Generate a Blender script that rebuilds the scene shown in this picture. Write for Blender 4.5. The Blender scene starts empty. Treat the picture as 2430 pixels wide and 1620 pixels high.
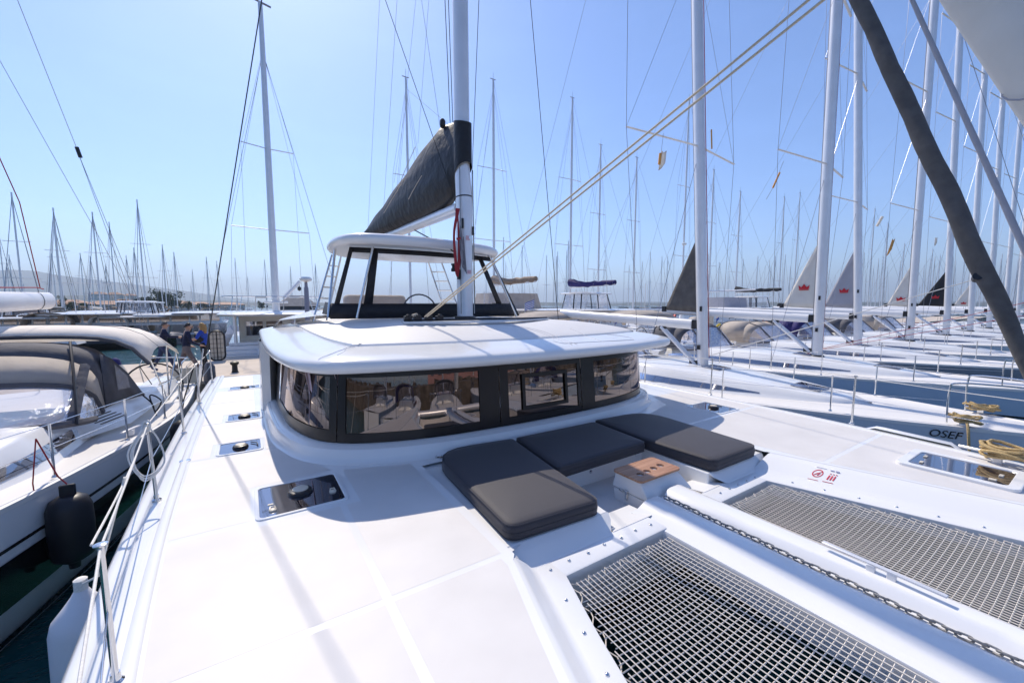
import bpy, bmesh, math, random
from math import sin, cos, pi, radians, sqrt, atan2
from mathutils import Vector, Matrix
random.seed(7)
SC = bpy.context.scene
COL = SC.collection

# ------------------------------------------------------------------ camera
cam_d = bpy.data.cameras.new('camera'); cam = bpy.data.objects.new('camera', cam_d); COL.objects.link(cam)
cam_d.sensor_width = 36.0; cam_d.lens = 960.0/2430.0*36.0
cam_d.clip_start = 0.05; cam_d.clip_end = 20000
cam.location = (0, 0, 3.4)
YAW = radians(33.1); PITCH = math.atan(87/960.0)
cam.rotation_euler = (pi/2 - PITCH, 0, -YAW)
SC.camera = cam
# ------------------------------------------------------------------ sky, sun, exposure
SUNV = Vector((0.03, 0.90, 1.0)).normalized()
SUN_EL = math.asin(SUNV.z); SUN_AZ = atan2(SUNV.x, SUNV.y)
W = bpy.data.worlds.new('World'); SC.world = W; W.use_nodes = True
nt = W.node_tree; nt.nodes.clear()
o_ = nt.nodes.new('ShaderNodeOutputWorld'); b_ = nt.nodes.new('ShaderNodeBackground'); s_ = nt.nodes.new('ShaderNodeTexSky')
s_.sky_type = 'NISHITA'; s_.sun_disc = False; s_.sun_elevation = SUN_EL; s_.sun_rotation = SUN_AZ
s_.altitude = 0; s_.air_density = 1.0; s_.dust_density = 0.55; s_.ozone_density = 4.0
b_.inputs[1].default_value = 0.115
tint = nt.nodes.new('ShaderNodeMix'); tint.data_type = 'RGBA'; tint.blend_type = 'MULTIPLY'; tint.inputs[0].default_value = 1; tint.inputs[7].default_value = (0.80, 0.885, 1.08, 1)
tcw = nt.nodes.new('ShaderNodeTexCoord'); mpw = nt.nodes.new('ShaderNodeMapping'); mpw.inputs['Scale'].default_value = (2.2, 2.2, 9.0)
nzw = nt.nodes.new('ShaderNodeTexNoise'); nzw.inputs['Scale'].default_value = 1.7; nzw.inputs['Detail'].default_value = 7; nzw.inputs['Roughness'].default_value = 0.6
rpw = nt.nodes.new('ShaderNodeMapRange'); rpw.inputs[1].default_value = 0.50; rpw.inputs[2].default_value = 0.80; rpw.inputs[3].default_value = 1.0; rpw.inputs[4].default_value = 1.06
nt.links.new(tcw.outputs['Generated'], mpw.inputs[0]); nt.links.new(mpw.outputs[0], nzw.inputs['Vector']); nt.links.new(nzw.outputs['Fac'], rpw.inputs[0])
vl = nt.nodes.new('ShaderNodeMix'); vl.data_type = 'RGBA'; vl.blend_type = 'MULTIPLY'; vl.inputs[0].default_value = 1; nt.links.new(s_.outputs[0], vl.inputs[6]); nt.links.new(rpw.outputs[0], vl.inputs[7])
nt.links.new(vl.outputs[2], tint.inputs[6]); nt.links.new(tint.outputs[2], b_.inputs[0]); nt.links.new(b_.outputs[0], o_.inputs[0])
sun_d = bpy.data.lights.new('sun', 'SUN'); sun = bpy.data.objects.new('sun', sun_d); COL.objects.link(sun)
sun_d.energy = 3.3; sun_d.angle = radians(0.55); sun_d.color = (1.0, 0.895, 0.75)
sun.rotation_euler = (-SUNV).to_track_quat('-Z', 'Y').to_euler()
sun.location = (0, 30, 60)
SC.view_settings.view_transform = 'Standard'; SC.view_settings.look = 'None'
SC.view_settings.gamma = 1.0; SC.view_settings.use_curve_mapping = False
SC.view_settings.exposure = 0.60

# ------------------------------------------------------------------ materials
MATS = {}
def mat(name, col, rough=0.5, metal=0.0, spec=0.5, coat=0.0, noise=None, bump=None, trans=0.0, ior=1.45):
    """noise=(scale, amount, detail) value variation; bump=(scale, strength, distance)"""
    if name in MATS: return MATS[name]
    m = bpy.data.materials.new(name); m.use_nodes = True; MATS[name] = m
    n = m.node_tree.nodes; l = m.node_tree.links; p = n['Principled BSDF']
    p.inputs['Base Color'].default_value = (*col, 1); p.inputs['Roughness'].default_value = rough
    p.inputs['Metallic'].default_value = metal; p.inputs['Specular IOR Level'].default_value = spec
    p.inputs['Coat Weight'].default_value = coat; p.inputs['Coat Roughness'].default_value = 0.05
    p.inputs['Transmission Weight'].default_value = trans; p.inputs['IOR'].default_value = ior
    if noise or bump: tc = n.new('ShaderNodeTexCoord')
    if noise:
        t = n.new('ShaderNodeTexNoise'); t.inputs['Scale'].default_value = noise[0]; t.inputs['Detail'].default_value = noise[2] if len(noise) > 2 else 4
        l.new(tc.outputs['Object'], t.inputs['Vector'])
        r = n.new('ShaderNodeMapRange'); r.inputs[1].default_value = 0.3; r.inputs[2].default_value = 0.7
        r.inputs[3].default_value = 1-noise[1]; r.inputs[4].default_value = 1+noise[1]*0.6
        l.new(t.outputs['Fac'], r.inputs[0])
        mx = n.new('ShaderNodeMix'); mx.data_type = 'RGBA'; mx.blend_type = 'MULTIPLY'; mx.inputs[0].default_value = 1
        mx.inputs[6].default_value = (*col, 1); l.new(r.outputs[0], mx.inputs[7]); l.new(mx.outputs[2], p.inputs['Base Color'])
    if bump:
        t2 = n.new('ShaderNodeTexNoise'); t2.inputs['Scale'].default_value = bump[0]; t2.inputs['Detail'].default_value = 3
        l.new(tc.outputs['Object'], t2.inputs['Vector'])
        bp = n.new('ShaderNodeBump'); bp.inputs['Strength'].default_value = bump[1]; bp.inputs['Distance'].default_value = bump[2]
        l.new(t2.outputs['Fac'], bp.inputs['Height']); l.new(bp.outputs[0], p.inputs['Normal'])
    return m

GEL = mat('gelcoat', (0.80, 0.80, 0.80), 0.22, coat=0.3, noise=(1.3, 0.035, 5))
GELR = mat('gelcoat_roof', (0.80, 0.80, 0.79), 0.20, coat=0.35, noise=(2.2, 0.03, 6), bump=(1.1, 0.04, 0.02))
NSK = mat('nonskid', (0.665, 0.645, 0.63), 0.55, noise=(2.6, 0.06, 9), bump=(420, 0.25, 0.002))
NSKG = mat('nonskid_roof', (0.72, 0.705, 0.69), 0.5, noise=(1.4, 0.04, 6), bump=(420, 0.2, 0.002))
CREAM = mat('cream_underside', (0.76, 0.73, 0.66), 0.35, noise=(3, .05))
STEEL = mat('stainless_steel', (0.72, 0.72, 0.72), 0.13, metal=1.0, noise=(30, .06))
ALU = mat('mast_aluminium', (0.78, 0.78, 0.80), 0.33, metal=0.35, noise=(2.5, .05))
ALUW = mat('boom_white', (0.78, 0.78, 0.79), 0.3, noise=(3, .04))
WIRE = mat('rigging_wire', (0.30, 0.30, 0.33), 0.35, metal=0.7)
WIRED = mat('black_rigging', (0.02, 0.02, 0.022), 0.4)
ROPE = mat('cream_rope', (0.62, 0.53, 0.40), 0.8, noise=(90, .2))
ROPEW = mat('white_rope', (0.74, 0.72, 0.68), 0.75, noise=(90, .12))
ROPER = mat('red_rope', (0.34, 0.025, 0.035), 0.7, noise=(90, .25))
ROPEK = mat('black_rope', (0.015, 0.015, 0.018), 0.7)
ROPEY = mat('manila_rope', (0.50, 0.36, 0.17), 0.85, noise=(60, .3), bump=(120, .6, .01))
BLKPL = mat('black_plastic', (0.018, 0.018, 0.022), 0.35, noise=(8, .2))
BLKFR = mat('window_frame_black', (0.014, 0.014, 0.016), 0.28, spec=0.4, coat=0.0, noise=(6, .12))
BLKCV = mat('black_canvas', (0.012, 0.012, 0.016), 0.55, noise=(4, .25, 6), bump=(5, .55, .06))
BIEGE = mat('beige_plastic', (0.62, 0.56, 0.46), 0.4)
RUBB = mat('black_fender_rubber', (0.016, 0.016, 0.022), 0.45, noise=(5, .25), bump=(14, .12, .02))
FENW = mat('white_fender_vinyl', (0.72, 0.72, 0.76), 0.4, noise=(3, .06))
NET = mat('net_cord', (0.70, 0.65, 0.59), 0.8)
CHAINM = mat('galvanised_chain', (0.33, 0.32, 0.31), 0.5, metal=0.7, noise=(60, .35))
GREYCV = mat('grey_canvas', (0.60, 0.54, 0.48), 0.8, noise=(3, .12, 6), bump=(4, .35, .05))
BIMCV = mat('bimini_canvas', (0.80, 0.73, 0.65), 0.85, noise=(3, .08, 6), bump=(4, .3, .04))
GREYCVD = mat('dark_grey_canvas', (0.10, 0.10, 0.115), 0.8, noise=(3, .2, 6), bump=(5, .4, .05))
SAILW = mat('white_sailcloth', (0.82, 0.79, 0.74), 0.7, noise=(4, .06, 5), bump=(5, .4, .04))
SAILG = mat('grey_sailcloth', (0.17, 0.16, 0.155), 0.75, noise=(5, .2, 6), bump=(7, .5, .05))
SAILL = mat('shade_grey_sailcloth', (0.50, 0.50, 0.55), 0.75, noise=(4, .06), bump=(4, .2, .03))  # white sail with its shade mixed in as grey; also seams and enclosure
SAILK = mat('black_sailcloth', (0.02, 0.02, 0.025), 0.75)
BLUECV = mat('navy_canvas', (0.03, 0.025, 0.16), 0.7, noise=(6, .3, 6), bump=(9, .7, .06))
TANCV = mat('tan_canvas', (0.38, 0.29, 0.22), 0.75, noise=(5, .2, 6), bump=(8, .5, .05))
CROWN = mat('crown_red', (0.55, 0.02, 0.03), 0.7)
HULLG = mat('hull_shade_blue_grey', (0.58, 0.62, 0.68), 0.16, coat=0.4)  # white hull with the blue-grey of its shade mixed into the base colour
HULLB = mat('hull_shade_blue', (0.44, 0.53, 0.66), 0.14, coat=0.4)  # blue of a shaded white hull put into the base colour
HULLS = mat('hull_slate', (0.22, 0.24, 0.28), 0.16, coat=0.4)
HULLW = mat('hull_white', (0.74, 0.75, 0.78), 0.16, coat=0.5, noise=(1.2, .04))
HULLK = mat('hull_black', (0.008, 0.008, 0.010), 0.12, coat=0.4)
REDP = mat('red_paint', (0.5, 0.04, 0.04), 0.5)
ORANGE = mat('orange_plastic', (0.75, 0.25, 0.03), 0.5)
YELL = mat('yellow_plastic', (0.75, 0.55, 0.05), 0.5)
SKIN = mat('skin', (0.52, 0.30, 0.21), 0.55)
INTD = mat('interior_dark', (0.06, 0.045, 0.04), 0.6, noise=(3, .3))
INTW = mat('interior_wood', (0.20, 0.11, 0.06), 0.4, noise=(5, .2))
INTC = mat('interior_cream', (0.42, 0.36, 0.32), 0.7)
CURT = mat('curtain_lilac', (0.62, 0.50, 0.55), 0.8, noise=(6, .1))

def thin_cloth(m, fac=.35):
    n = m.node_tree.nodes; l = m.node_tree.links; pn = n['Principled BSDF']; out = n['Material Output']; t = n.new('ShaderNodeBsdfTranslucent'); mx = n.new('ShaderNodeMixShader'); mx.inputs[0].default_value = fac
    src = pn.inputs['Base Color'].links[0].from_socket if pn.inputs['Base Color'].links else None
    if src: l.new(src, t.inputs[0])
    else: t.inputs[0].default_value = pn.inputs['Base Color'].default_value
    l.new(pn.outputs[0], mx.inputs[1]); l.new(t.outputs[0], mx.inputs[2]); l.new(mx.outputs[0], out.inputs[0])
for m_ in (GREYCV, SAILW, SAILG, SAILL): thin_cloth(m_)
thin_cloth(BLUECV, .2); thin_cloth(TANCV, .25)
def fabric(name, col):
    m = mat(name, col, 0.64, spec=0.45, noise=(260, .35, 2), bump=(500, .5, .002)); b = m.node_tree.nodes['Principled BSDF']; b.inputs['Sheen Weight'].default_value = 0.2; b.inputs['Sheen Roughness'].default_value = 0.45; b.inputs['Sheen Tint'].default_value = (1, .95, .92, 1); return m
CUSH = fabric('cushion_charcoal', (0.042, 0.040, 0.050))

def glass_mat(name, tint, refl=0.5, rough=0.02, body=(0.02, 0.02, 0.025), bodyfac=0.3, gcol=(0.95, 0.95, 1)):
    """tinted acrylic/vinyl sheet: part see-through, part body colour, with a fresnel mirror on top"""
    m = bpy.data.materials.new(name); m.use_nodes = True; n = m.node_tree.nodes; l = m.node_tree.links; n.clear()
    out = n.new('ShaderNodeOutputMaterial'); tr = n.new('ShaderNodeBsdfTransparent'); tr.inputs[0].default_value = (*tint, 1)
    di = n.new('ShaderNodeBsdfDiffuse'); di.inputs[0].default_value = (*body, 1)
    gl = n.new('ShaderNodeBsdfGlossy'); gl.inputs['Roughness'].default_value = rough; gl.inputs[0].default_value = (*gcol, 1)
    m1 = n.new('ShaderNodeMixShader'); m1.inputs[0].default_value = bodyfac
    l.new(tr.outputs[0], m1.inputs[1]); l.new(di.outputs[0], m1.inputs[2])
    fr = n.new('ShaderNodeLayerWeight'); fr.inputs[0].default_value = 0.35
    mr = n.new('ShaderNodeMapRange'); mr.inputs[3].default_value = refl*0.25; mr.inputs[4].default_value = min(1, refl+.4)
    l.new(fr.outputs['Fresnel'], mr.inputs[0])
    m2 = n.new('ShaderNodeMixShader'); l.new(mr.outputs[0], m2.inputs[0]); l.new(m1.outputs[0], m2.inputs[1]); l.new(gl.outputs[0], m2.inputs[2])
    l.new(m2.outputs[0], out.inputs[0]); MATS[name] = m
    return m, n, l, m1, di, gl
GLASS = glass_mat('tinted_window', (0.13, 0.09, 0.085), 0.58, 0.008, (0.010, 0.007, 0.007), 0.40, (0.95, 0.83, 0.79))[0]
HATCHG = glass_mat('hatch_acrylic', (0.10, 0.10, 0.12), 1.3, 0.03, (0.03, 0.03, 0.05), 0.5)[0]
VINYL, _n, _l, _m1, _di, _gl = glass_mat('clear_vinyl', (0.90, 0.90, 0.93), 0.18, 0.12, (0.75, 0.72, 0.78), 0.18)
CLEARV, _n2, _l2, _m12, _d2, _g2 = glass_mat('clear_screen', (0.97, 0.97, 0.98), 0.10, 0.08, (0.8, 0.8, 0.85), 0.05)
for (n, l, gl, s) in ((_n, _l, _gl, 6), (_n2, _l2, _g2, 4)):
    tc = n.new('ShaderNodeTexCoord'); t = n.new('ShaderNodeTexNoise'); t.inputs['Scale'].default_value = s; t.inputs['Detail'].default_value = 6
    bp = n.new('ShaderNodeBump'); bp.inputs['Strength'].default_value = 0.7; bp.inputs['Distance'].default_value = 0.15
    l.new(tc.outputs['Object'], t.inputs['Vector']); l.new(t.outputs['Fac'], bp.inputs['Height']); l.new(bp.outputs[0], gl.inputs['Normal'])

def wood_mat(name, c1, c2, scale=(3, 40, 3)):
    m = bpy.data.materials.new(name); m.use_nodes = True; n = m.node_tree.nodes; l = m.node_tree.links; p = n['Principled BSDF']
    tc = n.new('ShaderNodeTexCoord'); mp = n.new('ShaderNodeMapping'); mp.inputs['Scale'].default_value = scale
    t = n.new('ShaderNodeTexNoise'); t.inputs['Scale'].default_value = 1.5; t.inputs['Detail'].default_value = 8; t.inputs['Distortion'].default_value = 0.6
    r = n.new('ShaderNodeValToRGB'); r.color_ramp.elements[0].color = (*c1, 1); r.color_ramp.elements[1].color = (*c2, 1)
    r.color_ramp.elements[0].position = .3; r.color_ramp.elements[1].position = .7
    l.new(tc.outputs['Object'], mp.inputs[0]); l.new(mp.outputs[0], t.inputs['Vector']); l.new(t.outputs['Fac'], r.inputs[0]); l.new(r.outputs[0], p.inputs['Base Color'])
    p.inputs['Roughness'].default_value = 0.45; MATS[name] = m
    return m
TEAK = wood_mat('teak_table', (0.30, 0.14, 0.075), (0.52, 0.30, 0.19), (1.2, 30, 8))
TEAKD = wood_mat('teak_deck', (0.30, 0.15, 0.10), (0.46, 0.26, 0.18), (20, 2, 2))

# ------------------------------------------------------------------ mesh helpers
SPLIT = {'trampoline_rim', 'bench', 'bench_front', 'bench_lip', 'well_plate', 'track_car', 'mast_fitting', 'mast_sticker', 'deck_fitting', 'galley_unit', 'cabin_cabinet', 'cabin_shelf', 'hatch_handle', 'vent_slot', 'walkway_cleat', 'cabin_wall', 'folded_frame', 'post', 'bag_stitching', 'slat', 'kicker_end', 'hood_strap', 'crane_block', 'hatch_blind', 'turnbuckle', 'windscreen_border', 'screen_frame', 'rail_post', 'jib_seam'}
class MB:
    def __init__(s): s.v = []; s.f = []; s.m = []; s.cm = 0
    def add(s, vs, fs):
        b = len(s.v); s.v += [tuple(v) for v in vs]; s.f += [tuple(i+b for i in f) for f in fs]; s.m += [s.cm]*len(fs); return s
    def box(s, c, d, rz=0, taper=1.0):
        hx, hy, hz = d[0]/2, d[1]/2, d[2]/2; vs = []
        for z, k in ((-hz, 1), (hz, taper)):
            for x, y in ((-hx, -hy), (hx, -hy), (hx, hy), (-hx, hy)):
                x *= k; y *= k
                vs.append((c[0]+x*cos(rz)-y*sin(rz), c[1]+x*sin(rz)+y*cos(rz), c[2]+z))
        return s.add(vs, [(0,3,2,1),(4,5,6,7),(0,1,5,4),(1,2,6,5),(2,3,7,6),(3,0,4,7)])
    def bar(s, a, b, w, h):
        """box beam between two points, w across, h in the up direction"""
        a = Vector(a); b = Vector(b); d = (b-a).normalized(); up = Vector((0,0,1))
        if abs(d.z) > .95: up = Vector((0,1,0))
        x = d.cross(up).normalized()*w/2; y = x.cross(d).normalized()*h/2
        vs = [p+q for p in (a, b) for q in (-x-y, x-y, x+y, -x+y)]
        return s.add(vs, [(0,1,2,3),(7,6,5,4),(0,4,5,1),(1,5,6,2),(2,6,7,3),(3,7,4,0)])
    def tube(s, pts, r, n=8, cap=True, r2=None, squash=None):
        """swept round tube; r a number or a list; squash=(axis Vector, factor)"""
        P = [Vector(p) for p in pts]; rs = r if isinstance(r, (list, tuple)) else ([r]*len(P) if r2 is None else [r+(r2-r)*i/(len(P)-1) for i in range(len(P))])
        t0 = (P[1]-P[0]).normalized(); up = Vector((0,0,1)) if abs(t0.z) < .9 else Vector((0,1,0))
        x = t0.cross(up).normalized(); b0 = len(s.v); vs = []
        for i, p in enumerate(P):
            if i == 0: t = P[1]-P[0]
            elif i == len(P)-1: t = P[-1]-P[-2]
            else: t = (P[i+1]-P[i]).normalized()+(P[i]-P[i-1]).normalized()
            if t.length < 1e-9: t = P[i]-P[i-1]
            t.normalize(); x = (x-t*x.dot(t))
            if x.length < 1e-6: x = t.orthogonal()
            x.normalize(); y = t.cross(x)
            for k in range(n):
                a = 2*pi*k/n; o = x*cos(a)+y*sin(a)
                if squash: o = o-squash[0]*o.dot(squash[0])*(1-squash[1])
                vs.append(p+o*rs[i])
        fs = [(i*n+k, i*n+(k+1) % n, (i+1)*n+(k+1) % n, (i+1)*n+k) for i in range(len(P)-1) for k in range(n)]
        if cap: fs += [tuple(range(n-1, -1, -1)), tuple((len(P)-1)*n+k for k in range(n))]
        return s.add(vs, fs)
    def lathe(s, prof, c=(0,0,0), n=16, axis='z', cap=True):
        vs = []
        for r, z in prof:
            for k in range(n):
                a = 2*pi*k/n
                q = (r*cos(a), r*sin(a), z) if axis == 'z' else ((z, r*cos(a), r*sin(a)) if axis == 'x' else (r*sin(a), z, r*cos(a)))
                vs.append((c[0]+q[0], c[1]+q[1], c[2]+q[2]))
        fs = [(i*n+k, i*n+(k+1) % n, (i+1)*n+(k+1) % n, (i+1)*n+k) for i in range(len(prof)-1) for k in range(n)]
        if cap: fs += [tuple(range(n-1, -1, -1)), tuple((len(prof)-1)*n+k for k in range(n))]
        return s.add(vs, fs)
    def loft(s, rings, closed=False, cap=False):
        n = len(rings[0]); vs = [p for r in rings for p in r]; m = n if closed else n-1
        fs = [(i*n+k, i*n+(k+1) % n, (i+1)*n+(k+1) % n, (i+1)*n+k) for i in range(len(rings)-1) for k in range(m)]
        if cap: fs += [tuple(range(n-1, -1, -1)), tuple((len(rings)-1)*n+k for k in range(n))]
        return s.add(vs, fs)
    def prism(s, poly, z0, z1):
        n = len(poly); vs = [(p[0], p[1], z0) for p in poly]+[(p[0], p[1], z1) for p in poly]
        return s.add(vs, [tuple(range(n-1, -1, -1)), tuple(range(n, 2*n))]+[(k, (k+1) % n, n+(k+1) % n, n+k) for k in range(n)])
    def sheet(s, poly): return s.add(poly, [tuple(range(len(poly)))])
    def pieces(s):
        par = list(range(len(s.v)))
        def f(i):
            while par[i] != i: par[i] = par[par[i]]; i = par[i]
            return i
        for fc in s.f:
            a = f(fc[0])
            for k in fc[1:]:
                b = f(k)
                if a != b: par[b] = a
        grp = {}
        for fc, mi in zip(s.f, s.m): grp.setdefault(f(fc[0]), []).append((fc, mi))
        out = []
        for g in grp.values():
            m = MB(); mp = {}
            for fc, mi in g:
                for k in fc:
                    if k not in mp: mp[k] = len(m.v); m.v.append(s.v[k])
                m.f.append(tuple(mp[k] for k in fc)); m.m.append(mi)
            out.append(m)
        return out
    def build(s, name, m, parent=None, smooth=40, **kw):
        if name in SPLIT:
            r = None
            for q in s.pieces(): o = q.build1(name, m, parent, smooth, **kw); r = r or o
            return r
        return s.build1(name, m, parent, smooth, **kw)
    def build1(s, name, m, parent=None, smooth=40, bevel=0, seg=2, solid=0, world=True):
        me = bpy.data.meshes.new(name); o = bpy.data.objects.new(name, me); COL.objects.link(o)
        v = s.v
        if parent is not None:
            o.parent = parent
            if world:
                q = root_of(parent).location; v = [(a[0]-q[0], a[1]-q[1], a[2]-q[2]) for a in v]
        me.from_pydata(v, [], s.f); me.update()
        ms = m if isinstance(m, (list, tuple)) else [m]
        for mm in ms: me.materials.append(mm)
        if len(ms) > 1: me.polygons.foreach_set('material_index', s.m)
        if smooth:
            me.polygons.foreach_set('use_smooth', [True]*len(me.polygons)); me.set_sharp_from_angle(angle=radians(smooth))
        if solid:
            md = o.modifiers.new('solid', 'SOLIDIFY'); md.thickness = solid; md.offset = 0
        if bevel:
            md = o.modifiers.new('bevel', 'BEVEL'); md.width = bevel; md.segments = seg; md.limit_method = 'ANGLE'; md.angle_limit = radians(35)
        return o
def root_of(o):
    while o.parent is not None: o = o.parent
    return o
def tag(o, label=None, cat=None, group=None, kind=None):
    if label: o['label'] = label
    if cat: o['category'] = cat
    if group: o['group'] = group
    if kind: o['kind'] = kind
    return o
def thing(name, loc, label, cat, group=None, rz=0):
    o = bpy.data.objects.new(name, None); COL.objects.link(o); o.location = loc; o.rotation_euler.z = rz; o.empty_display_size = .2
    return tag(o, label, cat, group)
def copy_tree(o, parent=None):
    c = o.copy(); COL.objects.link(c); c.parent = parent
    for ch in list(o.children): copy_tree(ch, c)
    return c
def crv(pts, n=8, closed=False):
    """Catmull-Rom through points (any dimension)"""
    P = [Vector(p) for p in pts]; out = []; N = len(P)
    for i in range(N if closed else N-1):
        p0 = P[(i-1) % N] if (closed or i > 0) else P[0]*2-P[1]; p1 = P[i]; p2 = P[(i+1) % N]
        p3 = P[(i+2) % N] if (closed or i+2 < N) else P[-1]*2-P[-2]
        for k in range(n):
            t = k/n; out.append(.5*((2*p1)+(p2-p0)*t+(2*p0-5*p1+4*p2-p3)*t*t+(3*p1-p0-3*p2+p3)*t**3))
    if not closed: out.append(P[-1])
    return out
def itp(tab, y):
    """piecewise linear lookup, tab sorted ascending by key"""
    if y <= tab[0][0]: return tab[0][1]
    for (a, u), (b, v) in zip(tab, tab[1:]):
        if y <= b: return u+(v-u)*(y-a)/(b-a)
    return tab[-1][1]
def sitp(tab, y):
    """smooth lookup: cubic through the table"""
    k = [t[0] for t in tab]
    if y <= k[0] or y >= k[-1]: return itp(tab, y)
    i = max(j for j in range(len(k)-1) if k[j] <= y)
    def sl(j):
        if j == 0: return (tab[1][1]-tab[0][1])/(k[1]-k[0])
        if j == len(k)-1: return (tab[-1][1]-tab[-2][1])/(k[-1]-k[-2])
        return (tab[j+1][1]-tab[j-1][1])/(k[j+1]-k[j-1])
    h = k[i+1]-k[i]; t = (y-k[i])/h; t2 = t*t; t3 = t2*t
    return (2*t3-3*t2+1)*tab[i][1]+(t3-2*t2+t)*h*sl(i)+(-2*t3+3*t2)*tab[i+1][1]+(t3-t2)*h*sl(i+1)
def rrect(x0, y0, x1, y1, r, n=4):
    out = []
    for cx, cy, a in ((x1-r, y1-r, 0), (x0+r, y1-r, 90), (x0+r, y0+r, 180), (x1-r, y0+r, 270)):
        for k in range(n+1):
            t = radians(a+90*k/n); out.append((cx+r*cos(t), cy+r*sin(t)))
    return out
def line(name, pts, r, m, parent, n=6, **kw): return MB().tube(pts, r, n).build(name, m, parent, **kw)
# a point at a picture position (2352 wide) and a stated world distance Y or X; used to place far things at their own depth
FP = 960.0*2352/2430
_fw = Vector((sin(YAW)*cos(PITCH), cos(YAW)*cos(PITCH), -sin(PITCH))); _rt = Vector((cos(YAW), -sin(YAW), 0)); _up = _rt.cross(_fw)
def pray(x, y): return _fw+_rt*((x-1176)/FP)-_up*((y-784)/FP)
def atY(x, y, Y): d = pray(x, y); return Vector((0,0,3.4))+d*(Y/d.y)
def atX(x, y, X): d = pray(x, y); return Vector((0,0,3.4))+d*(X/d.x)
def atZ(x, y, z): d = pray(x, y); return Vector((0,0,3.4))+d*((z-3.4)/d.z)
# ------------------------------------------------------------------ setting: water, quay, mole, hills
def water_mat():
    m = bpy.data.materials.new('harbour_water'); m.use_nodes = True; n = m.node_tree.nodes; l = m.node_tree.links; p = n['Principled BSDF']
    p.inputs['Base Color'].default_value = (0.009, 0.062, 0.066, 1); p.inputs['Roughness'].default_value = 0.04; p.inputs['IOR'].default_value = 1.33
    tc = n.new('ShaderNodeTexCoord'); mp = n.new('ShaderNodeMapping'); mp.inputs['Scale'].default_value = (0.55, 1.5, 1)
    t = n.new('ShaderNodeTexNoise'); t.inputs['Scale'].default_value = 1.1; t.inputs['Detail'].default_value = 4; t.inputs['Roughness'].default_value = .55
    bp = n.new('ShaderNodeBump'); bp.inputs['Strength'].default_value = 1.0; bp.inputs['Distance'].default_value = 0.30
    l.new(tc.outputs['Object'], mp.inputs[0]); l.new(mp.outputs[0], t.inputs['Vector']); l.new(t.outputs['Fac'], bp.inputs['Height']); l.new(bp.outputs[0], p.inputs['Normal'])
    return m
o = MB().sheet([(-6000, -3000, 0), (9000, -3000, 0), (9000, 9000, 0), (-6000, 9000, 0)]).build('water', water_mat(), smooth=0); tag(o, kind='structure')
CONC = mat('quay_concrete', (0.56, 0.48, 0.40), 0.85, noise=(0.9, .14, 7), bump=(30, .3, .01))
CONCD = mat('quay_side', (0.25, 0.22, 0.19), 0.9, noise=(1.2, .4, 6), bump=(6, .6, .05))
QY0, QY1, QZ = 15.6, 21.6, 1.0
def quay():
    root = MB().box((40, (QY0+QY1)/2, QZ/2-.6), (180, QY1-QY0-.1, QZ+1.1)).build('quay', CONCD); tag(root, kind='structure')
    W_ = 3.0; x = -50.0; i = 0
    proto = None
    while x < 120:
        near = -10 < x < 14
        for j in range(2):
            y0 = QY0+j*3.0; b = MB().box((0, 0, 0), (W_-.02, 2.98, .1))
            if proto is None:
                proto = b.build('slab', CONC, root, bevel=.012, world=False); o = proto
            else:
                o = proto.copy(); COL.objects.link(o); o.parent = root
            o.location = (x+W_/2, y0+1.5, QZ+random.uniform(-.004, .004)-.0)
        x += W_; i += 1
quay()
STONEB = mat('breakwater_stone', (0.13, 0.105, 0.085), 0.9, noise=(1.2, .7, 6), bump=(4, .8, .1))
STONE = mat('mole_stone', (0.33, 0.31, 0.30), 0.9, noise=(1.2, .45, 6), bump=(5, .6, .08))
def rock_wall(name, x0, x1, y, h, n, seed, depth=2.0):
    rnd = random.Random(seed); b = MB()
    b.box(((x0+x1)/2, y+depth*.7, h/2-.4), (x1-x0, depth, h+.4))
    for i in range(n):
        x = x0+(x1-x0)*rnd.random(); t = rnd.random(); z = t*h-.15; yy = y+.3*t*depth+rnd.uniform(-.25, .25)
        s = rnd.uniform(.3, .6); vs = []
        for k in range(8):
            d = Vector(((k & 1)*2-1, ((k >> 1) & 1)*2-1, ((k >> 2) & 1)*2-1)); d = Vector((d.x*rnd.uniform(.5, 1)*1.3, d.y*rnd.uniform(.5, 1), d.z*rnd.uniform(.5, 1)*.8))
            vs.append((x+d.x*s, yy+d.y*s, z+d.z*s))
        b.add(vs, [(0,2,3,1),(4,5,7,6),(0,1,5,4),(2,6,7,3),(0,4,6,2),(1,3,7,5)])
    return b
o = rock_wall('mole', -95, 30, 45, .85, 900, 3).build('stone_mole', STONE, smooth=0); tag(o, kind='structure')
o = rock_wall('breakwater', -60, 80, -24, 2.3, 900, 4, 5).build('stone_breakwater', STONEB, smooth=0); tag(o, kind='structure')
HILLM = mat('hill_scrub', (0.06, 0.075, 0.07), 0.95, noise=(.004, .35, 8))
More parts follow.
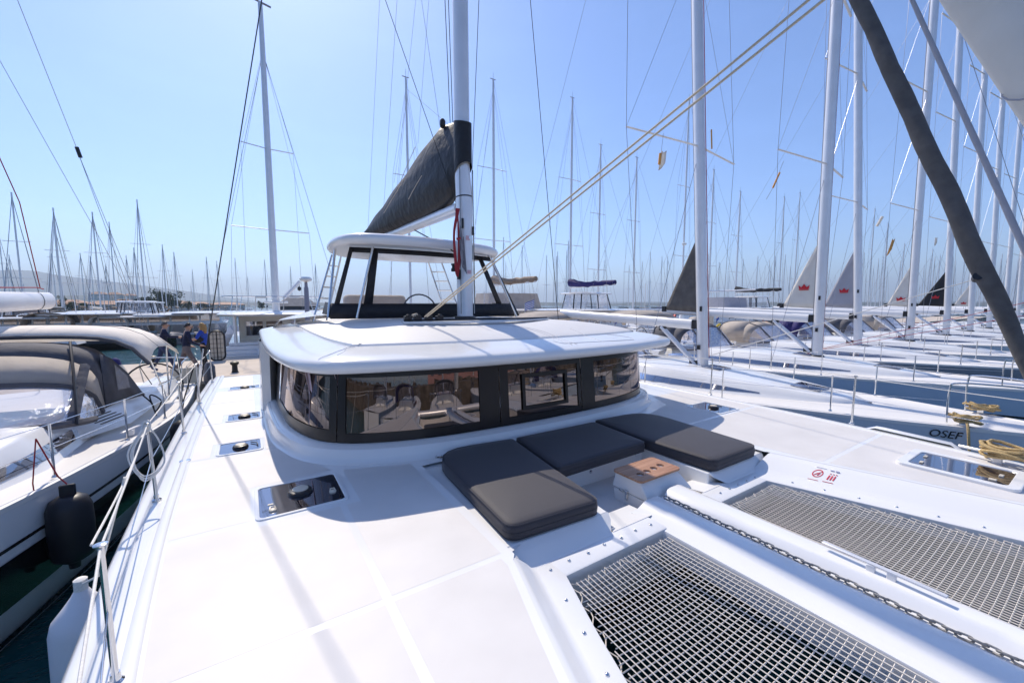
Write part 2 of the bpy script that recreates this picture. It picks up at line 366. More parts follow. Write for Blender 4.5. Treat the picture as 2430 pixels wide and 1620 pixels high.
def hills():
    # profile: picture x -> elevation angle in picture px above the horizon, at about 3.6 km
    prof = [(-500, 60), (-300, 72), (-100, 78), (0, 76), (30, 78), (85, 76), (140, 66), (230, 55), (330, 43), (430, 30), (520, 16), (600, 6), (760, 3), (1100, 4), (1500, 6), (1900, 5), (2352, 8), (2700, 10)]
    for nm, D, k, seed, zoff in (('hills', 3600, 1.0, 1, 0), ('foothills', 1500, .30, 5, 5)):
        rnd = random.Random(seed); ring = []; N = 150
        top, bot, back = [], [], []
        for i in range(N+1):
            x = -500+3200*i/N; d = pray(x, 700); d.z = 0; d.normalize(); p = d*D
            e = itp(prof, x)*k+zoff*(.5+.5*sin(i*.9)*sin(i*.37)); dep = p.dot(Vector((sin(YAW), cos(YAW), 0)))
            h = e/FP*dep+rnd.uniform(-.02, .02)*D*.01+(6 if nm == 'hills' else 3)
            bot.append((p.x, p.y, -1)); mid = p*1.12; q = p*1.3
            top.append((mid.x, mid.y, h*1.12)); back.append((q.x, q.y, -1))
        o = MB().loft([bot, [(a[0]*.5+b[0]*.5, a[1]*.5+b[1]*.5, (a[2]+b[2])*.56) for a, b in zip(bot, top)], top, back]).build(nm, HILLM, smooth=60); tag(o, kind='structure')
hills()
# ------------------------------------------------------------------ the catamaran we stand on
CAT = thing('catamaran', (3.15, 4.0, 0), 'large white catamaran in the foreground with black sail bag, dark wraparound windows and trampolines', 'catamaran')
DZ = 1.76
GS = [(-3.2, .10), (-2, -.24), (0, -.58), (2.2, -.78), (3.4, -.85), (4.4, -.88), (6, -.90), (8, -.90), (11.4, -.82)]
GP = [(-3.2, 6.05), (-2, 6.42), (0, 6.75), (2.2, 7.05), (4.4, 7.16), (6, 7.2), (8, 7.2), (11.4, 7.12)]
IS = [(-3.2, .62), (0, .74), (1.53, 1.19), (2.07, 1.36)]
IP = [(-3.2, 5.52), (0, 5.36), (.38, 5.27), (2.13, 4.80)]
RS = [(-3.2, .70), (0, .87), (1.52, 1.36), (2.07, 1.52)]
RP = [(-3.2, 5.42), (0, 5.03), (.32, 4.93), (2.07, 4.42)]
TS = [(-3.2, .80), (0, 1.03), (1.46, 1.50), (1.90, 1.66)]
TP = [(-3.2, 5.3), (0, 4.88), (.32, 4.78), (1.9, 4.29)]
ys = [-3.2+.2*i for i in range(74)]
for side, G, sg in (('s', GS, 1), ('p', GP, -1)):
    g = lambda y: sitp(G, y)
    # hull shell
    rings = []
    for y in ys:
        t = (y+3.2)/14.6; x = g(y); w = 1.45*min(1, .25+1.6*t); 
        rings.append([(x+sg*.0, y, 1.60), (x+sg*.02, y, 1.30), (x+sg*.05, y, 1.0), (x+sg*.12, y, .45), (x+sg*.2, y, .05), (x+sg*.5, y, -.5),
                      (x+sg*(w*.75), y, -.5), (x+sg*w*.92, y, .05), (x+sg*w, y, .7), (x+sg*(w+.1), y, 1.3), (x+sg*(w+.15), y, 1.58)])
    MB().loft(rings).build('hull', HULLW, CAT)
    # rounded gunwale with a low step and toe
    prof = [(-.002, 1.56), (-.006, 1.62), (0, 1.665), (.025, 1.695), (.055, 1.703), (.085, 1.704), (.10, 1.712), (.125, 1.748), (.15, 1.758), (.22, 1.7605)]
    MB().loft([[(g(y)+sg*a, y, z) for a, z in prof] for y in ys]).build('gunwale', GEL, CAT)
    # raised gutter line on the side deck
    prof = [(.225, 1.757), (.235, 1.768), (.262, 1.772), (.288, 1.768), (.298, 1.757)]
    MB().loft([[(g(y)+sg*a, y, z) for a, z in prof] for y in ys]).build('gutter_strip', GEL, CAT)
# main deck sheet
gs = [(sitp(GS, y)+.2, y) for y in ys if y <= 11.2]; gp = [(sitp(GP, y)-.2, y) for y in ys if y <= 11.2]
poly = gs+[(3.15, 11.2), (3.15, 3.86), (1.42, 3.86), (1.40, 2.12)]+[(itp(IS, y), y) for y in (2.07, 1.53, .8, 0, -1.5, -3.2)]
MB().sheet([(x, y, DZ) for x, y in reversed(poly)]).build('deck', GEL, CAT, smooth=0)
poly = gp+[(3.15, 11.2), (3.15, 3.86), (4.80, 3.86), (4.78, 2.15)]+[(itp(IP, y), y) for y in (2.13, 1.2, .38, 0, -1.5, -3.2)]
MB().sheet([(x, y, DZ) for x, y in poly]).build('deck', GEL, CAT, smooth=0)
MB().sheet([(1.3, 2.14, 1.7315), (1.52, 2.22, 1.7315), (1.52, 4.1, 1.7315), (1.3, 4.1, 1.7315)]).sheet([(4.7, 2.19, 1.7315), (4.85, 2.19, 1.7315), (4.95, 4.1, 1.7315), (4.7, 4.1, 1.7315)]).sheet([(1.3, 3.8, 1.7318), (4.9, 3.8, 1.7318), (4.9, 4.05, 1.7318), (1.3, 4.05, 1.7318)]).build('deck_ledge', GEL, CAT, smooth=0)
# inner slopes, rims
yy = [-3.2+.1*i for i in range(54)]
for I, R, T, sg in ((IS, RS, TS, 1), (IP, RP, TP, -1)):
    rr = []
    for y in yy:
        a, r, t = itp(I, y), itp(R, y), itp(T, min(y, 1.9)); 
        rr.append([(a-sg*.02, y, DZ-.001), (a+(r-a)*.12, y, DZ-.004), (a+(r-a)*.3, y, DZ-.022), (a+(r-a)*.75, y, 1.675), (a+(r-a)*.92, y, 1.654), (r+sg*.02, y, 1.648), (t-sg*.012, y, 1.647), (t, y, 1.640), (t, y, 1.50)])
    MB().loft(rr).build('trampoline_rim', GEL, CAT)
# aft rim of the trampolines with the well plates
b = MB()
for x0, x1 in ((1.50, 2.70), (3.44, 4.44)):
    b.loft([[(x0, 2.08, 1.647), (x0, 1.91, 1.645), (x0, 1.895, 1.638), (x0, 1.895, 1.48)], [(x1, 2.08, 1.647), (x1, 1.91, 1.645), (x1, 1.895, 1.638), (x1, 1.895, 1.48)]])
b.build('trampoline_rim', GEL, CAT)
b = MB().sheet([(2.29, 2.075, 1.6485), (2.75, 2.075, 1.6485), (2.80, 2.36, 1.60), (2.42, 2.36, 1.60)]).sheet([(3.5, 2.075, 1.6485), (3.86, 2.075, 1.6485), (3.78, 2.36, 1.60), (3.52, 2.36, 1.60)])
b.build('well_plate', GEL, CAT, smooth=0, solid=.004)
# benches: U-shaped seat around a foot well
def bench(poly, top, bot, name='bench', bev=.02):
    MB().prism(poly, bot, top).build(name, GEL, CAT, bevel=bev, seg=3)
SB = 1.735
b = MB()   # port and starboard seat fronts slope down to the rim
b.loft([[(1.36, 2.24, SB), (1.42, 2.16, 1.70), (1.50, 2.085, 1.655), (1.52, 2.05, 1.648)], [(2.36, 2.2, SB), (2.34, 2.15, 1.70), (2.28, 2.09, 1.655), (2.26, 2.05, 1.648)]])
b.loft([[(3.74, 2.18, SB), (3.78, 2.14, 1.70), (3.86, 2.09, 1.655), (3.88, 2.05, 1.648)], [(4.80, 2.18, SB), (4.74, 2.13, 1.70), (4.62, 2.09, 1.655), (4.56, 2.05, 1.648)]])
b.build('bench_front', GEL, CAT)
b = MB().prism([(1.37, 2.24), (2.36, 2.2), (2.45, 3.02), (2.45, 3.86), (1.37, 3.86)], 1.45, SB).prism([(3.80, 3.02), (3.74, 2.18), (4.82, 2.18), (4.83, 3.86), (3.80, 3.86)], 1.45, SB)
b.build('bench', GEL, CAT, bevel=.012, seg=2)
MB().prism([(2.44, 3.04), (3.81, 3.03), (3.81, 3.87), (2.44, 3.87)], 1.45, SB-.004).build('bench', GEL, CAT, bevel=.012)
b = MB().box((3.12, 3.035, 1.718), (1.34, .022, .03)).box((3.805, 2.62, 1.718), (.022, .72, .03)).box((3.81, 2.26, 1.69), (.028, .03, .075)).box((3.70, 3.03, 1.69), (.06, .03, .07)); b.build('bench_lip', GEL, CAT, bevel=.005)
b = MB().sheet([(2.2, 2.05, 1.50), (3.9, 2.05, 1.50), (3.9, 3.1, 1.50), (2.2, 3.1, 1.50)]).build('foot_well_floor', NSK, CAT, smooth=0)
b = MB().lathe([(.012, 0), (.02, .01), (.02, .03), (.008, .035)], (2.98, 3.022, 1.63), 10, 'y'); b.build('bench_latch', STEEL, CAT)
b = MB().lathe([(.07, 0), (.07, .006), (.055, .012), (.03, .01)], (2.52, 2.48, 1.5), 18); b.build('drain', STEEL, CAT)
# bridge deck front wall and nacelle below the nets
b = MB().loft([[(x, 2.06, 1.6), (x, 2.04, 1.25), (x, 2.10+.1*abs(x-3.1)/2, 1.0), (x, 2.35, .82), (x, 3.2, .72), (x, 8, .7)] for x in (1.2, 2.0, 2.6, 3.1, 3.6, 4.2, 5.1)])
b.build('bridge_deck_front', HULLW, CAT, smooth=80)
# drinks locker with slatless teak top and four cup holes
LK = MB()
LK.loft([[(2.93, 2.235, 1.625), (3.545, 2.215, 1.625), (3.545, 2.68, 1.625), (2.93, 2.69, 1.625)], [(2.935, 2.36, 1.785), (3.47, 2.345, 1.785), (3.47, 2.64, 1.785), (2.935, 2.65, 1.785)]], closed=True, cap=True)
lk = LK.build('locker_lid', GEL, CAT, bevel=.015, seg=3)
MB().loft([[(2.95, 2.27, 1.47), (3.53, 2.25, 1.47), (3.53, 2.66, 1.47), (2.95, 2.67, 1.47)], [(2.94, 2.245, 1.618), (3.54, 2.225, 1.618), (3.54, 2.67, 1.618), (2.94, 2.68, 1.618)]], closed=True, cap=True).build('locker', GEL, CAT, bevel=.01)
b = MB().box((2.925, 2.50, 1.60), (.014, .028, .09)).box((2.918, 2.50, 1.645), (.03, .05, .014)).box((2.922, 2.56, 1.632), (.02, .05, .02)); b.build('latch', STEEL, CAT, bevel=.003)
def plate_with_holes(outer, holes, z0, z1):
    bm = bmesh.new(); loops = []
    for lp in [outer]+holes:
        vs = [bm.verts.new((x, y, z1)) for x, y in lp]; loops.append(vs)
        for i in range(len(vs)): bm.edges.new((vs[i], vs[(i+1) % len(vs)]))
    bmesh.ops.triangle_fill(bm, use_beauty=True, use_dissolve=False, edges=bm.edges[:])
    r = bmesh.ops.extrude_face_region(bm, geom=bm.faces[:]); vv = [e for e in r['geom'] if isinstance(e, bmesh.types.BMVert)]
    for v in vv: v.co.z = z0
    bmesh.ops.recalc_face_normals(bm, faces=bm.faces[:])
    m = MB(); m.v = [tuple(v.co) for v in bm.verts]; bm.verts.index_update(); m.f = [tuple(v.index for v in f.verts) for f in bm.faces]; m.m = [0]*len(m.f); bm.free(); return m
outer = crv([], 1) if False else rrect(2.90, 2.315, 3.50, 2.665, .045, 5)
holes = [[(3.035+i*.115+.037*cos(2*pi*k/18), 2.435+i*.012+.037*sin(2*pi*k/18)) for k in range(18)] for i in range(4)]
plate_with_holes(outer, holes, 1.786, 1.806).build('table_top', TEAK, lk, smooth=0, bevel=.003)
MB().box((3.2, 2.45, 1.74), (.45, .12, .08)).build('cup_well', BLKPL, lk)
# walkway beam
prof = [(2.66, 1.45), (2.655, 1.60), (2.665, 1.63), (2.715, 1.636), (2.735, 1.640), (2.80, 1.668), (2.825, 1.684), (2.86, 1.690), (3.00, 1.690), (3.025, 1.678), (3.040, 1.660), (3.095, 1.660), (3.115, 1.672), (3.155, 1.712), (3.19, 1.720), (3.30, 1.720), (3.345, 1.708), (3.36, 1.68), (3.362, 1.45)]
MB().loft([[(x-.012*(2-y)*.9, y, z) for x, z in prof] for y in (2.22, 1.5, .8, 0, -1, -2.2)]).build('walkway_beam', GEL, CAT, smooth=50)
b = MB()
for y in (.79, .69): b.box((3.235, y, 1.735), (.03, .045, .05))
b.bar((3.262, 1.06, 1.765), (3.22, .45, 1.765), .035, .012); b.build('walkway_cleat', ALU, CAT, bevel=.004)
# front crossbeam behind the view of the lens
MB().tube([(.2, -2.3, 1.62), (6.0, -2.3, 1.62)], .11, 12).build('crossbeam', ALU, CAT)
# nets
def net(T, xin, aft, sgn):
    b = MB(); cell = .0375; R = .0039
    def edge(y): return itp(T, y)+sgn*.038
    def z(x, y):
        d = min(aft-y, abs(x-edge(y)), abs(x-xin)*1.0+.02); d = max(d, 0)
        return 1.618-.045*(1-math.exp(-d/.30))+.007*sin(x*9+y*4)*math.exp(-d/.12)
    y = aft; k = 0
    while y > -1.3:
        x0 = edge(y)+sgn*.02*sin(k*1.1); n = max(6, int(abs(xin-x0)/.09)); b.tube([(x0+(xin-x0)*i/n, y-.03*sin(pi*i/n)*0, z(x0+(xin-x0)*i/n, y)) for i in range(n+1)], R, 4, cap=False); y -= cell; k += 1
    xx = xin; k = 0; xe = edge(-1.3)
    while (xx-xe)*sgn > 0:
        yt = aft
        while yt > -1.3 and (xx-edge(yt))*sgn < 0: yt -= .02
        n = max(3, int((yt+1.3)/.09)); b.tube([(xx, yt-(yt+1.3)*i/n, z(xx, yt-(yt+1.3)*i/n)+.006) for i in range(n+1)], R, 4, cap=False); xx -= sgn*cell
    # lacing line looping between rim hooks and net edge
    pts = []; y = aft
    while y > -1.3: pts += [(itp(T, y)+sgn*.012, y, 1.60), (edge(y-.05)+sgn*.012, y-.06, 1.595), (edge(y-.1)+sgn*.012, y-.1, 1.595)]; y -= .15
    b.tube(pts, .004, 4); pts = []; x = edge(aft)
    while (xin-x)*sgn > 0: pts += [(x, aft+.03, 1.60), (x+sgn*.06, aft-.03, 1.595), (x+sgn*.1, aft-.03, 1.595)]; x += sgn*.15
    b.tube(pts, .004, 4)
    o = b.build('trampoline_net', NET, CAT); tag(o, kind='stuff')
net(TS, 2.625, 1.83, 1); net(TP, 3.40, 1.83, -1)
# rim bolts
bp_ = MB().lathe([(.013, 0), (.013, .002), (.009, .007), (.003, .010)], n=8).build('bolt', STEEL, CAT, world=False)
spots = [(1.60+.17*i, 1.985+.01*(i % 2), 1.648) for i in range(7)]+[(3.62+.16*i, 1.985, 1.648) for i in range(5)]
for y in [1.72-.24*i for i in range(9)]: spots += [((itp(RS, y)+itp(TS, y))/2, y, 1.6475), ((itp(RP, y)+itp(TP, y))/2, y, 1.6475)]
q = CAT.location
for i, (x, y, z) in enumerate(spots):
    o = bp_ if i == 0 else bp_.copy()
    if i: COL.objects.link(o); o.parent = CAT
    o.location = (x-q.x, y-q.y, z-q.z)
# non-skid panels
def npanel(poly, z=DZ, h=.0007, m=NSK, name='nonskid_panel'): MB().sheet([(x, y, z+h) for x, y in poly]).build(name, m, CAT, smooth=0)
gx = lambda y: sitp(GS, y)+.315
def gcol(y0, y1, n=8): return [(gx(y0+(y1-y0)*i/n), y0+(y1-y0)*i/n) for i in range(n+1)]
ie = lambda y: itp(IS, y)-.05
npanel([(.555, 2.125), *reversed(gcol(-3.0, 2.125))][::-1] if False else gcol(2.125, -3.0)+[(.52, -3.0), (.555, -1.0), (.555, 2.125)])
npanel([(.605, -.1), (ie(0), 0), (ie(1.53), 1.53), (1.30, 2.04), (1.30, 2.125), (.605, 2.125)])
npanel(gcol(3.50, 2.175)+[(.555, 2.175), (.555, 3.43), (-.06, 3.43), (-.06, 3.50)])
npanel([(.605, 2.175), (1.33, 2.175), (1.34, 3.80), (1.34, 3.98), (.72, 4.20), (.72, 3.43), (.605, 3.43)])
CB = [(4.25, .62), (4.6, .50), (5.2, .22), (5.7, .12), (7.4, .02), (11, .02)]
def ccol(y0, y1, n=8): return [(itp(CB, y0+(y1-y0)*i/n), y0+(y1-y0)*i/n) for i in range(n+1)]
npanel(gcol(5.26, 3.56)+[(-.06, 3.56), (-.06, 4.22), (.62, 4.25)]+ccol(4.27, 5.26))
npanel(gcol(6.78, 5.31)+[(-.42, 5.31), (-.42, 5.8), (.10, 5.8), (.10, 5.31)]+ccol(5.32, 6.78))
npanel(gcol(8.2, 6.83)+[(-.38, 6.83), (-.38, 7.30), (.02, 7.30)]+ccol(7.35, 8.2)); npanel(gcol(9.3, 8.25)+ccol(8.25, 9.3)); npanel(gcol(11.1, 9.75)+ccol(9.75, 11.1))
gxp = lambda y: sitp(GP, y)-.315
def gcp(y0, y1, n=8): return [(gxp(y0+(y1-y0)*i/n), y0+(y1-y0)*i/n) for i in range(n+1)]
iep = lambda y: itp(IP, y)+.06
npanel(gcp(-3.0, 1.62)+[(iep(1.62), 1.62), (iep(1.2), 1.2), (5.55, 1.2), (5.55, .42), (6.28, .40), (6.28, -.2), (iep(-.2), -.2), (6.0, -2.2)][:0]+[(iep(1.62), 1.62), (iep(.38), .38), (iep(-1.5), -1.5), (5.7, -2.6)])
npanel(gcp(1.67, 3.22)+[(4.92, 3.22), (4.92, 2.2), (iep(1.67), 1.67)])
npanel(gcp(3.27, 4.6)+[(6.1, 4.6), (5.7, 4.05), (5.0, 3.9), (4.92, 3.27)][:1]+[(6.02, 4.6), (5.72, 4.1), (5.0, 3.88), (4.92, 3.27)])
# hatches
def vent(par, x, y, z, r=.095, cap=True):
    b = MB().lathe([(r*1.05, 0), (r*1.05, .010), (r, .014), (r*.92, .028), (r*.7, .033)], (x, y, z), 24); v = b.build('vent', BLKPL, par)
    b = MB()
    for k in range(8):
        a = 2*pi*k/8; b.box((x+r*.93*cos(a), y+r*.97*sin(a), z+.02), (.028, .006, .010), a+pi/2)
    b.build('vent_slot', INTD, par)
    if cap: MB().lathe([(r*.68, .032), (r*.66, .040), (r*.5, .043)], (x, y, z), 24).build('vent_cap', BIEGE, par)
def hatch(x0, y0, x1, y1, kind, z=DZ):
    f = plate_with_holes(rrect(x0-.03, y0-.03, x1+.03, y1+.03, .05), [rrect(x0, y0, x1, y1, .035)], z-.01, z+.010).build('deck_hatch', GEL, CAT, smooth=0, bevel=.004)
    MB().prism(rrect(x0-.004, y0-.004, x1+.004, y1+.004, .035), z-.008, z+.004).build('hatch_glass', HATCHG, f, smooth=0)
    MB().prism(rrect(x0-.01, y0-.01, x1+.01, y1+.01, .035), z-.06, z-.05).build('hatch_liner', INTC, f, smooth=0)
    cx, cy = (x0+x1)/2, (y0+y1)/2; q = z+.004
    if kind == 'big':
        vent(f, cx+.0, cy+.03, q)
        for hx, hy, r in ((x0+.09, y0+.10, .4), (x1-.07, y0+.19, -.3)):
            b = MB().lathe([(.028, 0), (.028, .01), (.018, .016)], (hx, hy, q), 14); b.tube([(hx-.02, hy, q+.012), (hx-.015, hy+.03, q+.02), (hx+.015, hy+.03, q+.02), (hx+.02, hy, q+.012)], .006, 6); b.build('hatch_handle', BIEGE, f)
        MB().box((x0+.08, y0+.22, q+.002), (.04, .02, .004)).build('hatch_label', BIEGE, f)
    else:
        vent(f, cx, cy-.02, q, .075, True)
        b = MB().tube([(cx+.10, cy+.1, q+.012), (cx+.16, cy+.02, q+.014), (cx+.17, cy-.06, q+.01)], .006, 6); b.build('hatch_handle', BLKPL, f)
hatch(.0, 3.54, .62, 4.14, 'big')
hatch(-.34, 5.33, .05, 5.74, 's'); hatch(-.31, 6.85, .08, 7.22, 's'); hatch(-.36, 9.38, .12, 9.7, 's')
hatch(5.90, 3.30, 6.40, 3.84, 's')
f = plate_with_holes(rrect(5.55, .42, 6.24, 1.24, .06), [rrect(5.62, .50, 6.17, 1.16, .05)], DZ-.01, DZ+.03).build('deck_hatch', GEL, CAT, smooth=0, bevel=.008)
MB().prism(rrect(5.615, .495, 6.175, 1.165, .05), DZ-.008, DZ+.02).build('hatch_glass', HATCHG, f, smooth=0)
b = MB()
for k in range(5): b.tube([(5.68+.0*k, .98-.07*k+.03, DZ-.03), (5.85, .96-.07*k, DZ-.012), (6.02, .98-.08*k, DZ-.02), (6.14, 1.03-.08*k, DZ-.03)], .014, 6)
b.build('hatch_blind', INTC, f)
MB().prism(rrect(5.60, .48, 6.19, 1.18, .05), DZ-.08, DZ-.07).build('hatch_liner', INTD, f, smooth=0)
b = MB().box((5.75, 1.08, DZ+.026), (.06, .03, .012)).box((6.0, 1.10, DZ+.026), (.06, .03, .012)).box((5.72, .60, DZ+.026), (.05, .05, .012)).box((5.92, .57, DZ+.026), (.07, .03, .012)); b.build('hatch_handle', BIEGE, f, bevel=.004)
# small deck fittings
b = MB()
for x, y in ((.60, 4.62), (.86, 8.9)): b.lathe([(.02, 0), (.022, .006), (.012, .012)], (x, y, DZ), 12)
b.build('deck_fitting', STEEL, CAT)
MB().lathe([(.05, 0), (.05, .012), (.034, .02), (.03, .008)], (1.66, 3.98, DZ), 18).build('deck_filler', STEEL, CAT)
MB().lathe([(.05, 0), (.05, .006), (.03, .010)], (-.63, 5.35, DZ), 18).build('deck_filler', STEEL, CAT)
# warning stickers on the port slope
sx, sy = 4.66, 1.58
STK = mat('sticker_red', (0.6, 0.04, 0.06), .5); STB = mat('sticker_grey', (.35, .35, .5), .5)
def on_slope(y, u, dz=.003):   # point on the port inner slope at height fraction u (0 at deck edge, 1 at rim)
    a, r = itp(IP, y), itp(RP, y); z = DZ-.022+(1.675-DZ+.022)*((u-.3)/.45); return Vector((a+(r-a)*u, y, z+dz))
b = MB(); ring = [(cos(2*pi*k/20), sin(2*pi*k/20)) for k in range(20)]
vs = [on_slope(1.62+.04*c*R, .52+.16*s*R) for R in (1, .82) for c, s in ring]; b.add(vs, [(k, (k+1) % 20, 20+(k+1) % 20, 20+k) for k in range(20)])
for ax, ay, bx, by in ((-.6, -.6, .6, .6), (-.3, .45, 0, -.1), (0, -.1, .4, .3), (-.45, -.1, -.1, .5)):
    b.bar(on_slope(1.62+.04*ax, .52+.16*ay), on_slope(1.62+.04*bx, .52+.16*by), .005, .002)
for i in range(3):
    yb = 1.53-.022*i; b.bar(on_slope(yb, .68), on_slope(yb, .50), .010, .002); b.lathe([(.007, 0), (.007, .002)], on_slope(yb, .44), 8)
b.bar(on_slope(1.66, .80), on_slope(1.58, .80), .006, .002); b.bar(on_slope(1.55, .78), on_slope(1.47, .78), .008, .002)
b.build('warning_sticker', STK, CAT, smooth=0)
b = MB(); b.bar(on_slope(1.66, .28), on_slope(1.58, .28), .005, .002); b.bar(on_slope(1.55, .3), on_slope(1.52, .3), .02, .002); b.bar(on_slope(1.51, .3), on_slope(1.48, .3), .03, .002); b.build('warning_sticker', STB, CAT, smooth=0)
# ---------------------------------------------------------------- cabin
CX = 3.17
wb = [(.30, 7.6), (.305, 6.6), (.34, 5.69), (.42, 5.2), (.55, 4.80), (.73, 4.56), (.99, 4.38), (1.43, 4.22), (1.92, 4.13), (2.57, 4.085), (3.17, 4.07)]
wb = wb+[(2*CX-x, y) for x, y in reversed(wb[:-1])]
WC = crv(wb, 10); WL = [0]
for a, c in zip(WC, WC[1:]): WL.append(WL[-1]+(c-a).length)
def wpt(s, z, off=0.0):
    s = max(0, min(WL[-1]-1e-6, s)); i = max(j for j in range(len(WL)-1) if WL[j] <= s); t = (s-WL[i])/(WL[i+1]-WL[i])
    p = WC[i].lerp(WC[i+1], t); k0 = WC[max(i-2, 0)]; k1 = WC[min(i+3, len(WC)-1)]; d = (k1-k0).normalized(); nrm = Vector((d.y, -d.x))
    lean = .07*(z-1.94)/.78; p = p+nrm*(off-lean); return (p.x, p.y, z)
def wpt_n(s):
    a = Vector(wpt(s, 2, 0)); c = Vector(wpt(s, 2, 1)); return c-a
if wpt_n(WL[-1]/2).y > 0:
    _w = wpt
    def wpt(s, z, off=0.0):
        s = max(0, min(WL[-1]-1e-6, s)); i = max(j for j in range(len(WL)-1) if WL[j] <= s); t = (s-WL[i])/(WL[i+1]-WL[i])
        p = WC[i].lerp(WC[i+1], t); k0 = WC[max(i-2, 0)]; k1 = WC[min(i+3, len(WC)-1)]; d = (k1-k0).normalized(); nrm = Vector((-d.y, d.x))
        lean = .07*(z-1.94)/.78; p = p+nrm*(off-lean); return (p.x, p.y, z)
def s_at(X=None, Y=None, right=False):
    best = None
    for i, p in enumerate(WC):
        if Y is not None:
            if (p.x > CX) != right: continue
            e = abs(p.y-Y)
        else: e = abs(p.x-X)
        if best is None or e < best[0]: best = (e, WL[i])
    return best[1]
Z0, Z1 = 1.93, 2.735
def band(s0, s1, z0, z1, off0=0, n=None):
    n = n or max(2, int((s1-s0)/.07)); return [[wpt(s0+(s1-s0)*i/n, z0, off0) for i in range(n+1)], [wpt(s0+(s1-s0)*i/n, z1, off0) for i in range(n+1)]]
def wpanel(s0, s1, p0, p1, z0, z1, inner=None):
    s0 += .006; s1 -= .006; b = MB()
    for a, c, e, f in ((s0, s1, Z0, z0), (s0, s1, z1, Z1), (s0, p0, z0, z1), (p1, s1, z0, z1)): b.loft(band(a, c, e, f))
    o = b.build('window_panel', BLKFR, CAT, smooth=80)
    MB().loft(band(p0-.01, p1+.01, z0-.01, z1+.01, -.012)).build('window_pane', GLASS, o, smooth=60)
    if inner:
        a0, a1, c0, c1 = inner; b = MB(); w = .045
        for a, c, e, f in ((a0-w, a1+w, c0-w, c0), (a0-w, a1+w, c1, c1+w), (a0-w, a0, c0, c1), (a1, a1+w, c0, c1)): b.loft(band(a, c, e, f, .012))
        b.build('window_hatch_frame', BLKFR, o, smooth=80)
    return o
sA = s_at(Y=7.4); sB = s_at(X=.73); sC = s_at(X=2.53); sD = s_at(X=3.84); sE = s_at(X=5.62); sF = s_at(Y=7.4, right=True)
wpanel(sA, sB, s_at(Y=6.6), sB-.10, 2.06, 2.63)
wpanel(sB, sC, sB+.10, s_at(X=2.27), 2.03, 2.625)
wpanel(sC, sD, s_at(X=2.63), s_at(X=3.76), 2.02, 2.60, inner=(s_at(X=2.90), s_at(X=3.52), 2.13, 2.49))
wpanel(sD, sE, s_at(X=4.13), sE-.02, 2.02, 2.60)
wpanel(sE, sF, sE+.10, s_at(Y=6.6, right=True), 2.03, 2.62)
MB().loft(band(0, WL[-1], 1.9, 2.0, -.03)).build('window_sill_inside', BLKPL, CAT)
# coaming ring
prof = [(-.02, 1.925), (.05, 1.922), (.085, 1.905), (.115, 1.91), (.15, 1.90), (.17, 1.87), (.18, 1.82), (.20, 1.78), (.235, 1.762), (.25, 1.758)]
b = MB(); n = 110
rings = []
for i in range(n+1):
    s = WL[-1]*i/n; rings.append([(lambda p, z: (p[0], p[1], z))(wpt(s, 1.94, a*(1.0 if a < .1 else .78)), z) for a, z in prof])
b.loft(rings).build('coaming', GEL, CAT)
# side pillars rising from the coaming to the roof, cabin sides behind
for sg in (1, -1):
    X = lambda x: x if sg == 1 else 2*CX-x
    b = MB()
    for i in range(1): b.loft([[(X(.12), 7.25, 1.76), (X(.10), 7.45, 1.76), (X(.14), 7.75, 1.76), (X(.32), 7.75, 1.76), (X(.34), 7.4, 1.76), (X(.24), 7.2, 1.76)], [(X(.13), 7.22, 2.2), (X(.115), 7.42, 2.2), (X(.15), 7.72, 2.2), (X(.33), 7.72, 2.2), (X(.35), 7.4, 2.2), (X(.24), 7.2, 2.2)], [(X(.13), 7.15, 2.85), (X(.12), 7.4, 2.85), (X(.16), 7.75, 2.85), (X(.34), 7.75, 2.85), (X(.36), 7.4, 2.85), (X(.25), 7.1, 2.85)]], closed=True)
    b.build('cabin_pillar', GEL, CAT, smooth=60)
    MB().box((X(.5), 9.1, 2.3), (.06, 2.7, 1.1)).build('cabin_side', GEL, CAT)
# interior
b = MB().box((3.17, 6.3, 1.35), (5.2, 4.0, .05)); b.build('cabin_floor', INTW, CAT)
b = MB().box((3.17, 8.6, 2.1), (5.0, .05, 1.3)); b.build('cabin_bulkhead', INTD, CAT)
b = MB().box((1.5, 5.9, 1.75), (1.5, .7, .55)).box((4.6, 6.4, 1.75), (1.3, 1.5, .35)); b.build('galley_unit', INTC, CAT, bevel=.02)
b = MB().box((2.2, 5.4, 2.1), (.08, .35, .9)).box((2.7, 6.8, 2.15), (.5, .5, 1.1)); b.build('cabin_cabinet', INTW, CAT, bevel=.01)
b = MB().box((1.55, 4.75, 1.93), (1.3, .5, .03)).box((3.2, 4.6, 1.93), (1.2, .45, .03)).box((4.7, 4.8, 1.93), (1.2, .5, .03)); b.build('cabin_shelf', INTC, CAT)
for xs, ysn, w in ((.93, 4.62, .34), (.62, 4.95, .22), (5.2, 4.85, .3)):
    b = MB(); rr = []
    for zz, k in ((1.98, 1.0), (2.2, .9), (2.4, .75), (2.66, 1.1)): rr.append([(xs+w*k*(i/24-.5), ysn+.035*sin(i*1.3)+.1*(i/24), zz) for i in range(25)])
    b.loft(rr).build('curtain', CURT, CAT, solid=.004)
